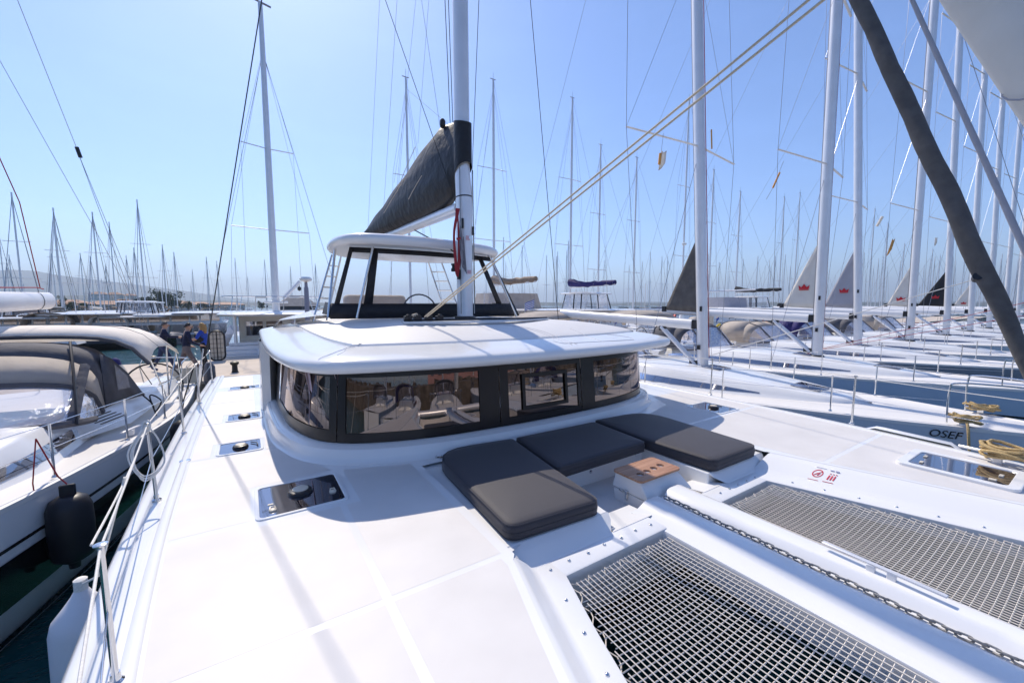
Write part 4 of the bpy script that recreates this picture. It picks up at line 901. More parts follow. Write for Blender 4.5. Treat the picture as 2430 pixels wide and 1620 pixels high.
        s.p('mast_collar', MB().lathe([(mw*1.5, 0), (mw*1.5, .05), (mw*1.15, .09)], (0, ym, zm-.05), 12), BLKPL)
        bz = zm+boomz
        if boomlen:
            bo = s.p('boom', MB().tube([(0, P(bz)[1]+mw+.12, bz), (0, P(bz)[1]+boomlen, bz+.18)], boomr, 12, squash=(Vector((1, 0, 0)), .72)), bm)
            s.p('gooseneck', MB().box((0, P(bz)[1]+mw+.06, bz), (.1, .18, boomr*1.7)), BLKPL, bo)
            if vang: s.p('kicker', MB().tube([(0, ym+.18, zm+.12), (0, ym+1.25, bz-.10)], .062, 10), ALU); s.p('kicker_end', MB().box((0, ym+1.2, bz-.13), (.08, .2, .14)).box((0, ym+.25, zm+.16), (.1, .2, .12)), BLKPL)
        sw = s.B/2-.25
        for sg in (-1, 1):
            tips = []
            for fr in spreaders:
                z = zm+H*fr; l = sw*1.30*(1-.32*fr); a = P(z); tp = (sg*l, a[1]+l*.16, z+.08); tips.append(tp); s.p('spreader', MB().tube([a, tp], .035, 8, squash=(Vector((0, 0, 1)), .4)), ALU)
            if lines:
                cp = (sg*(hbeam((ym+.5)/s.L, s.B)-.30), ym+.55, s.dz(ym)); pts = [cp]+tips+[P(zm+H*.93)]
                s.p('shroud', MB().tube(pts, r, 5), WIRE); s.p('shroud', MB().tube([(cp[0]*.92, cp[1]+.1, cp[2]), P(zm+H*spreaders[0]-.1)], r, 5), WIRE)
                s.p('turnbuckle', MB().tube([cp, Vector(cp).lerp(Vector(tips[0]), .09)], r*2.6, 8), STEEL)
                for a_, c_ in zip(tips, list(spreaders[1:])+[.93]): s.p('shroud', MB().tube([a_, P(zm+H*c_-.1)], r*.7, 5), WIRE)
                s.p('backstay', MB().tube([(sg*s.B*.3, s.L-.15, s.dz(s.L)), (0, s.L-.9, zm+H*.22), P(ms)], r*.8, 5), WIRE)
        a = Vector((0, bowy, s.dz(0)+.12)); e = Vector(P(zm+H*.94))
        if furl:
            k0, k1 = (.05 if furlr < .12 else .03), .93*furlup; pts = [a.lerp(e, k0+(k1-k0)*i/30) for i in range(31)]; rr_ = [furlr*(.62+.38*min(1, i/2.5))*(1-.45*(i/30)**1.5)*(1+.05*sin(i*2.2)) for i in range(31)]
            if furlr > .12:   # loosely wrapped roll with spiral folds
                rg_ = []; M_ = 120; d_ = (e-a).normalized(); x_ = d_.cross(Vector((1, 0, 0))).normalized(); y_ = d_.cross(x_)
                for i in range(M_+1):
                    t_ = i/M_; c_ = a.lerp(e, k0+(k1-k0)*t_); R_ = furlr*(.60+.40*min(1, t_*9))*(1-.42*t_**1.4); rg_.append([c_+(x_*cos(2*pi*k/20)+y_*sin(2*pi*k/20))*R_*(1+.085*sin(3*(2*pi*k/20)+t_*60)+.04*sin(1*(2*pi*k/20)-t_*40)+.03*sin(6*(2*pi*k/20)+t_*110)) for k in range(20)])
                s.p('furled_genoa', MB().loft(rg_, closed=True, cap=True), furl, smooth=60)
            else: s.p('furled_genoa', MB().tube(pts, rr_, 12), furl)
            s.p('furler_drum', MB().lathe([(.09, 0), (.1, .03), (.05, .06), (.05, .12), (.1, .15), (.09, .18)], a+Vector((0, 0, .06)), 14), BLKPL)
        s.p('forestay', MB().tube([a, e], r, 5), WIRE)
        if clew:
            m, hgt, wd = clew; y = P(bz)[1]+mw*.8; z0 = bz+.30; cols = 9; rows = 12; g = []
            for i in range(rows+1):
                v = i/rows; row = []
                for k in range(cols+1):
                    u = k/cols; row.append((.02*sin(u*9+v*7)*(u*(1-u))*2.2, y+wd*(1-v)*u+v*.03, z0+hgt*v+.05*u*(1-v)))
                g.append(row)
            c = s.p('mainsail_clew', MB().loft(g), m, smooth=80, solid=.012)
            s.p('outhaul_block', MB().box((0, y+wd+.02, z0+.08), (.07, .1, .14)), BLKPL, c)
            if crown:
                b = MB(); cy, cz = y+wd*.36, z0+hgt*.30; k = .10+.03*(int(hgt*20) % 2); cz -= .12*(int(hgt*20) % 3)
                for sg in (-1, 1):
                    pts = [(-1, 0), (-1.15, .95), (-.55, .42), (0, 1.2), (.55, .42), (1.15, .95), (1, 0)]; x = sg*.035
                    b.add([(x, cy+a_*k, cz+c_*k) for a_, c_ in pts], [(0, 1, 2), (0, 2, 4, 6), (2, 3, 4), (4, 5, 6)])
                    b.add([(x, cy-k, cz-.25*k), (x, cy+k, cz-.25*k), (x, cy+k, cz-.05*k), (x, cy-k, cz-.05*k)], [(0, 1, 2, 3)])
                s.p('crown_emblem', b, CROWN, c, smooth=0)
        return s
    def rails(s, n=6, h=.62, r=.0125, y0=1.15, both=True, rw=.0045, m=STEEL):
        B, L = s.B, s.L; s.st = {}
        for sg in ((-1, 1) if both else (-1,)):
            P = []
            for i in range(n):
                y = y0+1.3+(L-3.2-y0)*i/(n-1); x = sg*(hbeam(y/L, B)-.09); z = s.dz(y)-.02; P.append((x, y, z))
                s.p('stanchion', MB().tube([(x, y, z), (x, y, z+h)], r, 8).lathe([(.03, 0), (.03, .01), (.016, .03)], (x, y, z), 8), m)
            s.st[sg] = P; x = sg*(hbeam(y0/L, B)-.07); z = s.dz(y0)-.02; base = (x, y0, z)
            pts = [base]+P
            for hz in (h-.01, h*.55): s.p('lifeline', MB().tube([(q[0], q[1], q[2]+hz) for q in pts]+[(pts[-1][0], L-.3, pts[-1][2]+hz)], rw, 5), m)
            # pulpit half
            e = (sg*.10, -.12, s.dz(0)+.10)
            s.p('pulpit', MB().tube(crv([base, (x, y0, z+h*.82), (x*.98, y0-.10, z+h), (x*.72, y0-.65, z+h+.01), (sg*.24, .18, z+h-.02), (sg*.17, .02, z+h-.14), e], 4), .0125, 8), m)
            # pushpit
            yb = L-.25; xb = sg*(hbeam(1, B)-.1); z = s.dz(L); s.p('pushpit', MB().tube(crv([(xb, yb-1.2, z), (xb, yb-1.2, z+h), (xb, yb-.1, z+h), (xb*.5, yb, z+h), (xb*.5, yb, z)], 3), .0125, 8), m)
        return s
    def hood(s, y, w, h, m=GREYCV, md=GREYCVD, dep=1.25, panes=True):
        """spray hood: two bows, fabric top, vinyl front"""
        z = s.dz(y)+s.cr[3]*.80; N = 16
        def bow(yy, hh, ww, lean): return [(ww*abs(cos(pi*k/N))**.8*(1 if cos(pi*k/N) > 0 else -1), yy+lean*sin(pi*k/N)**.5, z-.02+hh*sin(pi*k/N)**.36) for k in range(N+1)]
        front = bow(y, .05, w, -.55); mid = bow(y+.30, h*.80, w*1.0, -.22); top = bow(y+.52, h*.98, w*1.02, 0); back = bow(y+dep, h*.97, w*1.04, 0)
        o = s.p('spray_hood', MB().loft([top, back]), m, solid=.012, smooth=70)
        s.p('hood_border', MB().loft([mid, top]), m, o, solid=.012, smooth=70); s.p('hood_border', MB().tube(front, .04, 6), md, o); s.p('hood_edge', MB().tube(back, .03, 6), md, o)
        s.p('hood_window', MB().loft([front, mid]), VINYL, o, smooth=70)
        b = MB()
        for k in (5, 11): b.tube([front[k], mid[k], top[k]], .035, 6)
        s.p('hood_strap', b, md, o)
        return o
    def bimini(s, y0, y1, w, z, m=GREYCV, sag_=.12):
        N = 12; M_ = 8; g = []
        for j in range(M_+1):
            v = j/M_; y = y0+(y1-y0)*v; g.append([(w*(2*k/N-1), y, z+.18*(1-(2*k/N-1)**2)**.5-.14*(2*k/N-1)**4-.25*abs(2*v-1)**5-sag_*.4*sin(pi*(v*3 % 1))) for k in range(N+1)])
        o = s.p('bimini', MB().loft(g), m, solid=.012, smooth=70)
        for sg in (-1, 1):
            for v in (.12, .5, .92): s.p('bimini_pole', MB().tube([(sg*w*.95, y0+(y1-y0)*.5+(v-.5)*.5, s.dz(y0)+.1), (sg*w*.98, y0+(y1-y0)*v, z-.1)], .013, 6), STEEL, o)
        return o
    def wheels(s, y, x=.85):
        for sg in (-1, 1):
            P = [(sg*x+.42*cos(a), y+.08*sin(a), s.dz(y)+.55+.42*sin(a)) for a in [2*pi*k/24 for k in range(25)]]; b = MB().tube(P, .017, 6, cap=False)
            for k in range(5): a = 2*pi*k/5; b.tube([(sg*x, y, s.dz(y)+.55), (sg*x+.42*cos(a), y, s.dz(y)+.55+.42*sin(a))], .008, 5)
            s.p('steering_wheel', b, BLKPL)
        return s

# ---- the row to the right, bows towards the open water
RY = .28
RAKE = [.062, .01, .06, .01, .035, .03, .03, .02, .02]
ROW = [(9.42, 'white yacht, shade tinted blue-grey into its hull, next to the catamaran on the right, grey furled genoa, lettered bow', HULLG, SAILG, (SAILG, 2.05, .98), False, 5.75, 1.78),
       (14.30, 'sailing yacht with shade tinted blue into its white hull, second to the right, bow pulpit beyond the tan ropes', HULLB, None, (SAILW, 1.95, .9), True, 5.10, 1.86),
       (19.2, 'dark slate hulled sailing yacht, third to the right, with pale furled genoa', HULLS, SAILL, (SAILL, 2.45, 1.02), True, 5.55, 1.84),
       (23.60, 'white sailing yacht, fourth in the row to the right, white sail clew with small crown', HULLW, None, (SAILW, 1.75, .72), True, 5.15, 1.88),
       (29.6, 'sailing yacht, fifth in the row to the right, with a black sail clew', HULLG, None, (SAILK, 1.85, 1.0), True, 5.1, 1.88),
       (35.2, 'sailing yacht, sixth in the row to the right, with a thin white sail clew', HULLW, None, (SAILW, 1.3, .62), True, 5.1, 1.88),
       (40.5, 'sailing yacht, seventh in the row to the right, blue-tinted hull', HULLB, None, None, False, 5.1, 1.9),
       (46.5, 'sailing yacht, eighth in the row to the right, grey stowed mainsail', HULLW, None, None, False, 5.1, 1.9),
       (52.5, 'sailing yacht, ninth in the row to the right, farthest of the row', HULLW, None, None, False, 5.1, 1.9)]
YR = []
for i, (x, lab, hm, fm, cl, crown, ym, zm) in enumerate(ROW):
    y = Yacht((x, RY+.02*(i % 3), 0), lab, 14.2+.3*((i*7) % 3), 4.25, 1.40, hm, stripe=[(.98, 1.02, HULLK)] if i < 3 else None, group='yachts berthed in the row on the right')
    y.roof(2.2, 9.2, 1.35, .50, wm=HATCHG)
    y.rig(ym-RY, zm, 18.2+.5*sin(i*2), rake=RAKE[i], clew=cl, crown=crown, furl=fm, furlr=.126 if i == 0 else .085, boomlen=5.4, boomz=1.13, r=.006, bowy=.24 if i != 2 else .46, mw=.135 if i < 2 else .13)
    y.rails(7 if i < 4 else 6, r=.0125 if i < 4 else .014)
    if i < 6:
        y.hood(8.3, 1.30, .85+.1*(i % 2), m=[GREYCV, GREYCVD, GREYCV, BLUECV, GREYCVD, GREYCV][i], dep=1.2+.2*(i % 3))
        if i in (0, 1, 3): y.bimini(10.4, 12.6, 1.5, 3.0, m=GREYCV)
    if i < 3: y.wheels(12.0)
    YR.append(y)
    # cockpit clutter: winches, table, life ring, outboard, upright gangway, antenna
    rn = random.Random(60+i)
    for sg in (-1, 1):
        y.p('winch', MB().lathe([(.09, 0), (.07, .03), (.06, .12), (.09, .17), (.03, .19)], (sg*1.45, 10.2, y.dz(10)+.25), 10), STEEL); y.p('cockpit_coaming', MB().loft([[(sg*1.25, 9.2, y.dz(9)), (sg*1.3, 9.2, y.dz(9)+.32), (sg*1.6, 9.2, y.dz(9)+.28), (sg*1.7, 9.2, y.dz(9))], [(sg*1.25, 13.2, y.dz(13)), (sg*1.3, 13.2, y.dz(13)+.25), (sg*1.55, 13.2, y.dz(13)+.22), (sg*1.65, 13.2, y.dz(13))]]), GEL)
    y.p('cockpit_table', MB().box((0, 10.9, y.dz(11)+.35), (.5, 1.3, .06)).box((0, 10.9, y.dz(11)+.1), (.2, .5, .5)), TEAKD)
    y.p('life_ring', MB().tube([(1.2+.28*cos(a), 13.9, y.dz(14)+.5+.28*sin(a)) for a in [2*pi*k/14 for k in range(11)]], .07, 6), [YELL, ORANGE, GEL][i % 3])
    if i % 2: y.p('outboard_motor', MB().box((-1.3, 13.95, y.dz(14)+.55), (.25, .3, .4)).box((-1.3, 13.95, y.dz(14)+.1), (.08, .1, .6)), BLKPL, bevel=.05)
    if i % 3 == 0: y.p('gangway', MB().box((.5, 14.0, y.dz(14)+.8), (.35, .06, 1.7)), BIEGE)
    y.p('antenna', MB().tube([(-1.5, 13.9, y.dz(14)), (-1.5, 13.9, y.dz(14)+2.2+rn.random())], .015, 5), GEL)
    for k in range(5):
        q_ = Vector((rn.uniform(-1.2, 1.2), rn.uniform(8.6, 9.6) if k < 3 else rn.uniform(12, 13.6), 0)); q_.z = y.dz(q_.y)+.35; P_ = [q_+Vector((.16*cos(a_*1.1), .12*sin(a_*1.3), .05*sin(a_*2.3)-.01*a_)) for a_ in range(16)]; y.p('rope_coil', MB().tube(P_, .014, 5), [ROPEW, ROPER, ROPEK, ROPE, ROPEW][k])
    y.p('stern_flag', MB().loft([[(1.5, 14.1, y.dz(14)+1.5), (1.5, 14.1, y.dz(14)+1.1)], [(1.52, 14.3, y.dz(14)+1.42), (1.5, 14.2, y.dz(14)+1.0)], [(1.6, 14.35, y.dz(14)+1.2), (1.55, 14.3, y.dz(14)+.8)]]), [REDP, mat('flag_blue', (.03, .09, .42), .7)][i % 2], solid=.01)
# details of the nearest yacht on the right
y0 = YR[0]
tx = bpy.data.curves.new('ship_name', 'FONT'); tx.body = 'OSEF'; tx.size = .155; tx.shear = .25; tx.extrude = .001; tx.offset = .001
to = bpy.data.objects.new('ship_name', tx); COL.objects.link(to); dg = bpy.context.evaluated_depsgraph_get(); me = bpy.data.meshes.new_from_object(to.evaluated_get(dg)); bpy.data.objects.remove(to)
to = bpy.data.objects.new('ship_name', me); COL.objects.link(to); me.materials.clear(); me.materials.append(HULLK); to.parent = y0.r
ya, yb = 1.30, .94
def hside(y, z):
    lo, hi = 0.0, .5
    for _ in range(40):
        t = (lo+hi)/2
        if t*y0.L-.35*(1-t)**6*.87 < y: lo = t
        else: hi = t
    return -(hbeam0(t, y0.B)+.006)
pa = Vector((hside(ya, 1.42), ya, 1.42)); pb = Vector((hside(yb, 1.42), yb, 1.42)); xa = (pb-pa).normalized(); up = Vector((0, 0, 1)); nz = xa.cross(up).normalized()
to.matrix_local = Matrix.Translation(pa+nz*.008) @ Matrix((xa, up, nz)).transposed().to_4x4()
for (cx, cy) in ((-.62, .98), (.62, .98)):
    z = y0.dz(cy); c = y0.p('mooring_cleat', MB().tube([(cx-.05, cy+.17, z+.07), (cx, cy, z+.075), (cx+.05, cy-.17, z+.07)], .014, 8).box((cx, cy, z+.03), (.05, .07, .08)), STEEL)
b = MB()
def coil(b, c, ax, n=6, R=.10, r=.017, seed=1):
    rnd = random.Random(seed)
    for k in range(n):
        o_ = Vector((rnd.uniform(-.03, .03), rnd.uniform(-.06, .06), .02+.018*k)); P = []
        for a in range(13):
            t = 2*pi*a/12; P.append(Vector(c)+o_+Vector((cos(t)*R*.55*ax[0]+sin(t)*R*.2, sin(t)*R*1.2*ax[1], .02*sin(2*t+k))))
        b.tube(P, r, 6)
    return b
def rope_thing(label, build, m=ROPEY, name='mooring_rope'):
    b = MB(); build(b); o = b.build(name, m); tag(o, label, 'rope'); return o
q0 = y0.q
rope_thing('tan mooring rope wound on the far bow cleat of the lettered yacht', lambda b: coil(b, (q0.x+.62, q0.y+.98, y0.dz(.98)+.03), (1, 1), 5, .13, .016, 3))
def _f(b):
    coil(b, (q0.x-.62, q0.y+.98, y0.dz(.98)+.03), (1, 1), 5, .12, .016, 4); b.tube(crv([(q0.x-.62, q0.y+.95, 1.70), (q0.x-.80, q0.y+.9, 1.62), (q0.x-.84, q0.y+.86, 1.3), (q0.x-.9, q0.y+.8, .9)], 6), .017, 7)
rope_thing('tan mooring rope from the near bow cleat of the lettered yacht down its side', _f)
def _g(b):
    coil(b, (6.43, .58, DZ+.07), (1.2, 1), 7, .14, .017, 6); b.tube(crv([(6.42, .62, DZ+.12), (6.5, .50, DZ+.10), (6.46, .40, DZ+.06), (6.40, .3, DZ+.04), (6.46, .25, DZ+.06)], 5), .018, 7); b.tube(crv([(6.45, .7, DZ+.1), (6.8, .85, 1.6), (7.1, 1.0, 1.2)], 5), .012, 6)
rope_thing('thick tan rope heaped on the port bow cleat of the near catamaran', _g)
# red and cream furling lines running forward along the decks of the first yachts
for k, (m, x) in enumerate(((ROPER, .15), (ROPEW, -.1), (ROPER, .05))):
    YR[1].p('jib_sheet', MB().tube([(.5+x, 5.3, 1.9), (.2+x*.3, .9, 3.2+.15*k)], .007, 5), m)
# genoa sheets of the near yacht: two pale lines from the clew of the grey furled sail to the deck
ck = Vector((0, .30, y0.dz(0)+.12)).lerp(Vector(y0.mast(1.80+18.2*.94)), .118)
y0.p('furl_clew_patch', MB().tube([ck+Vector((-.11, .02, .02)), ck+Vector((.02, .05, -.02))], .06, 8), BLKPL)
for x in (.5, .62): y0.p('genoa_sheet', MB().tube([ck, (x, 6.0, 1.95)], .007, 5), ROPEW)

# small things aloft: rolled flags, courtesy flags, mast markings
def pennant(y, a, c, m, name='courtesy_flag'):
    a, c = Vector(a)-y.q, Vector(c)-y.q; d = c-a; n_ = Vector((.12, -.05, 0)); y.p(name, MB().loft([[a, a+n_*.5+d*.1, a+n_], [a+d*.5, a+d*.55+n_*.6, a+d*.6+n_*1.1], [c, c+n_*.3-d*.05, c+n_*.5-d*.1]]), m, smooth=70, solid=.006)
pennant(y0, atX(1519, 345, 8.0), atX(1512, 392, 8.0), SAILW); y0.p('courtesy_flag', MB().tube([atX(1517, 352, 8.0)-q0, atX(1514, 378, 8.0)-q0], .03, 6), mat('flag_orange', (.70, .33, .08), .7))
y0.p('flag_line', MB().tube([atX(1519, 346, 8.0)-q0, atX(1524, 306, 8.0)-q0], .005, 4), WIRE); YR[1].p('flag_line', MB().tube([atX(1760, 458, 12.6)-YR[1].q, atX(1775, 432, 12.6)-YR[1].q, atX(1800, 370, 12.7)-YR[1].q], .006, 4), WIRE)
y0.p('rolled_flag', MB().tube([atX(1634, 298, 9.5)-q0, atX(1635, 342, 9.5)-q0], .016, 6), mat('flag_orange', (.70, .33, .08), .7)); YR[1].p('rolled_flag', MB().tube([atX(1775, 432, 12.6)-YR[1].q, atX(1791, 396, 12.6)-YR[1].q], .024, 6), mat('flag_orange', (.70, .33, .08), .7))
YR[3].p('rolled_flag', MB().tube([atX(2014, 520, 21.5)-YR[3].q, atX(2027, 497, 21.5)-YR[3].q], .05, 6), SAILW); pennant(YR[3], atX(2050, 548, 21.5), atX(2036, 588, 21.5), mat('flag_orange', (.70, .33, .08), .7)); pennant(YR[4], atX(2148, 545, 27.5), atX(2146, 565, 27.5), SAILW)
for k_ in (0, 1, 3): YR[k_].p('halyard', MB().tube([(.11, YR[k_].mast(z_)[1]-.10, z_) for z_ in (2.1, 8, 14, 19)], .010, 5), ROPER); YR[k_].p('mast_track', MB().tube([(-.02, YR[k_].mast(z_)[1]+.135, z_) for z_ in (2.1, 8, 14, 19)], .014, 5), WIRE)
for k_, z_ in ((0, 3.0), (1, 3.3), (2, 3.6), (3, 3.1)): YR[k_].p('mast_winch', MB().lathe([(.05, 0), (.04, .02), (.035, .08), (.05, .11)], (-.12, YR[k_].mast(z_)[1], z_-.7), 8).box((-.11, YR[k_].mast(z_)[1]-.02, z_+.3), (.03, .05, .12)), BLKPL); YR[k_].p('mast_tail_rope', MB().tube(crv([(.14, YR[k_].mast(3)[1]+.05, 3.1), (.16, YR[k_].mast(3)[1]+.08, 2.5), (.13, YR[k_].mast(2)[1]+.05, 2.0)], 4), .045, 6), ROPEK if k_ in (1, 3) else ROPEW)
# ---- the yacht on our left
LY = Yacht((-3.28, 2.6, 0), 'white sailing yacht on the left with taupe bimini and spray hood, black hull bands', 11.6, 4.2, 1.36, HULLW, fine=True, stripe=[(1.05, 1.085, HULLK), (.47, .95, HULLK), (.10, .17, HULLK)], group=None)
LY.roof(1.8, 6.4, 1.2, .46)
LY.rig(4.4, 1.75, 16.5, rake=.03, boomlen=0, furl=None, lines=False, spreaders=(.35, .65))
LY.rails(6, r=.0125)
# spray hood shaped on measured bows (world coordinates)
def lw(name, b, m, par=None, **kw): return b.build(name, m, par or LY.r, **kw)
LC = -3.28
def arch(y, w, zb, h, pw=.45, n=20, cx=LC, dy=0, flat=.35):
    out = []
    for k in range(n+1):
        a = pi*k/n; c, s_ = cos(a), sin(a); out.append((cx+w*(abs(c)**.75)*(1 if c > 0 else -1), y+dy*(1-s_**.5), zb+h*s_**pw))
    return out
a0 = arch(7.55, 1.30, 1.72, .10, .5, dy=.75); a1 = arch(8.05, 1.27, 1.72, .62, .38, dy=.75); a2 = arch(8.45, 1.26, 1.72, .98, .34, dy=.60); a3 = arch(8.95, 1.28, 1.72, 1.12, .32, dy=.35); a4 = arch(9.4, 1.30, 1.72, 1.10, .30, dy=.15)
hd = lw('spray_hood', MB().loft([a2, a3, a4]), GREYCVD, solid=.012, smooth=70)
lw('hood_front', MB().loft([a1, a2]), GREYCV, hd, solid=.012, smooth=70); lw('hood_border', MB().tube(a1, .045, 8, squash=(Vector((0, 1, 0)), .4)), GREYCVD, hd); lw('hood_border', MB().tube(a0, .05, 6), GREYCVD, hd)
lw('hood_window', MB().loft([a0, a1]), VINYL, hd, smooth=70)
for k in (3, 17): lw('hood_border', MB().tube([a0[k], a1[k], a2[k]], .07, 6, squash=(Vector((0, 1, 0)), .3)), GREYCVD, hd)
# side curtain running aft with its own small window
sc_ = [[(-2.02, 9.0, 2.62), (-2.0, 9.0, 1.75)], [(-1.98, 9.4, 2.5), (-1.93, 9.5, 1.74)], [(-1.86, 9.75, 2.2), (-1.84, 9.9, 1.70)], [(-1.75, 10.1, 1.78), (-1.74, 10.35, 1.66)]]
lw('side_curtain', MB().loft(sc_), GREYCVD, hd, solid=.01); lw('side_window', MB().loft([[(-1.93, 9.35, 2.40), (-1.925, 9.4, 1.95)], [(-1.84, 9.66, 2.15), (-1.83, 9.72, 1.93)]]), VINYL, hd)
lw('hood_strap', MB().tube([atY(161, 785, 9.0), atY(168, 850, 8.35), atY(178, 975, 7.75)], .018, 6), BLKPL, hd)
# bimini
def brow(y, zc, w, drop, cx=-3.1, n=16): return [(cx+w*(2*k/n-1), y, zc+.10*(1-(2*k/n-1)**2)-drop*abs(2*k/n-1)**7) for k in range(n+1)]
bm_ = [brow(9.3, 2.80, 1.62, .42), brow(9.75, 2.92, 1.62, .36), brow(10.1, 2.95, 1.64, .34), brow(10.5, 2.92, 1.66, .34), brow(10.9, 2.91, 1.68, .34), brow(11.3, 2.82, 1.7, .32), brow(11.7, 2.70, 1.72, .3), brow(12.0, 2.55, 1.72, .28)]
bi = lw('bimini', MB().loft(bm_), BIMCV, solid=.012, smooth=70); lw('bimini_edge', MB().tube(bm_[0], .03, 8), GREYCVD, bi)
for r_ in (bm_[2], bm_[4], bm_[6]): lw('bimini_seam', MB().tube([(p[0], p[1], p[2]+.008) for p in r_], .006, 5), GREYCVD, bi)
for a, c in (((-1.52, 9.6, 2.45), (-1.50, 11.0, 1.4)), ((-1.45, 10.9, 2.55), (-1.48, 11.0, 1.4)), ((-1.42, 11.9, 2.3), (-1.50, 11.05, 1.5)), ((-4.7, 9.6, 2.45), (-4.9, 11.0, 1.4)), ((-1.42, 12.0, 2.3), (-1.42, 12.6, 1.35))): lw('bimini_pole', MB().tube([a, c], .014, 8), STEEL, bi)
# boom end over the bimini
bo = lw('boom', MB().tube([(-3.28, 7.4, 3.40), (-3.28, 11.7, 3.48)], .165, 14, squash=(Vector((1, 0, 0)), .62)), ALUW); lw('boom_strap', MB().tube([(-3.28, 11.15, 3.469), (-3.28, 11.19, 3.470)], .169, 14, cap=False, squash=(Vector((1, 0, 0)), .62)), BLKPL, bo)
lw('boom_lamp', MB().box((-3.28, 11.73, 3.44), (.05, .04, .05)), REDP, bo)
lw('boom_reef_line', MB().tube([(-3.27, 7.4, 3.61), (-3.27, 9.5, 3.66), (-3.27, 11.2, 3.72), (-3.27, 11.5, 3.70)], .010, 5), ROPER, bo)
lw('topping_lift', MB().tube([(-3.27, 11.35, 3.72), (-3.28, 10.9, 5.2), atY(0, 365, 10.4), atY(-400, -700, 8.5)], .008, 5), ROPER)
# backstay with bridle and other thin lines at upper left
bk = atY(178, 345, 12.6); lw('backstay', MB().tube([bk, atY(40, 0, 11.3), atY(-160, -500, 9.5)], .0055, 5), WIRE); lw('backstay_block', MB().tube([atY(176, 338, 12.6), atY(185, 362, 12.6)], .035, 8), BLKPL)
for x1, y1 in ((345, 800), (318, 690)): lw('backstay_bridle', MB().tube([atY(182, 358, 12.6), atY(x1, y1, 13.6)], .005, 5), WIRE)
lw('backstay', MB().tube([atY(0, 140, 12.0), atY(225, 540, 13.4), atY(350, 770, 13.7)], .005, 5), WIRE); lw('backstay', MB().tube([atY(-120, -75, 11.6), atY(0, 140, 12.0)], .005, 5), WIRE)
# vent slots, handrail, cleat, cabin window, wheel
for k in range(4): lw('vent_slot', MB().bar((-2.06+.055*k, 8.15+.02*k, 1.735-.03*k), (-1.90+.055*k, 8.75+.02*k, 1.72-.03*k), .022, .012), BLKPL)
lw('side_deck_cover', MB().loft([[(-2.35, 7.7, 1.46), (-2.30, 7.7, 1.75), (-2.5, 7.7, 1.80)], [(-1.72, 9.0, 1.44), (-1.98, 9.0, 1.72), (-2.3, 9.0, 1.80)], [(-1.55, 11.5, 1.42), (-1.70, 11.5, 1.66), (-2.0, 11.5, 1.70)], [(-1.55, 13.2, 1.42), (-1.66, 13.2, 1.60), (-2.0, 13.2, 1.62)]]), GEL, smooth=50)
lw('handrail', MB().tube(crv([(-2.62, 5.8, 1.86), (-2.60, 5.9, 1.93), (-2.50, 6.9, 1.98), (-2.48, 7.05, 1.90)], 4), .014, 8), STEEL)
lw('mooring_cleat', MB().tube([(-1.66, 8.1, 1.50), (-1.52, 8.5, 1.50)], .028, 8, squash=(Vector((0, 0, 1)), .5)).box((-1.59, 8.3, 1.45), (.06, .12, .08)), ALUW, bevel=.01)
P = [(-1.80+.50*cos(a), 11.55+.1*sin(a), 1.62+.50*sin(a)) for a in [2*pi*k/30 for k in range(31)]]; wlb = MB().tube(P, .018, 6, cap=False)
for k in range(4): a = 2*pi*k/4+.4; wlb.tube([(-1.80, 11.55, 1.62), (-1.80+.5*cos(a), 11.55, 1.62+.5*sin(a))], .009, 5)
lw('steering_wheel', wlb, BLKPL)
lw('instrument_panel', MB().box((-1.45, 13.4, 1.55), (.6, .04, .42)), BIEGE, bevel=.02); lw('outboard_motor', MB().loft([ell(-.95, 13.6, 1.15, .10, .12, 10), ell(-.95, 13.6, 1.4, .14, .17, 10), ell(-.95, 13.65, 1.72, .13, .16, 10), ell(-.95, 13.6, 1.85, .06, .1, 10)], closed=True, cap=True).box((-.95, 13.6, .9), (.1, .12, .6)), mat('outboard_grey', (.10, .10, .12), .4))
lw('shroud', MB().tube([(-2.16, 5.72, 1.42), (-2.19, 5.55, 2.3), (-2.4, 5.3, 4.6), (-3.1, 5.0, 12)], .007, 6), WIRE); lw('turnbuckle', MB().tube([(-2.155, 5.75, 1.46), (-2.17, 5.66, 1.85)], .022, 8).lathe([(.035, 0), (.03, .03), (.012, .08)], (-2.15, 5.78, 1.42), 10).tube([(-2.17, 5.66, 1.85), (-2.18, 5.58, 2.2)], .013, 8), STEEL)
lw('dodger_base', MB().tube([(-4.0, 7.5, 1.78), (-3.2, 7.38, 1.80), (-2.5, 7.8, 1.77)], .035, 6), BLKPL)
lw('cockpit_rope', MB().tube(crv([(-1.72, 10.0, 1.72), (-1.60, 10.0, 1.55), (-1.55, 9.95, 1.40), (-1.45, 9.9, 1.60), (-1.62, 10.0, 1.70), (-1.52, 9.8, 1.35)], 6), .013, 6), ROPEK)
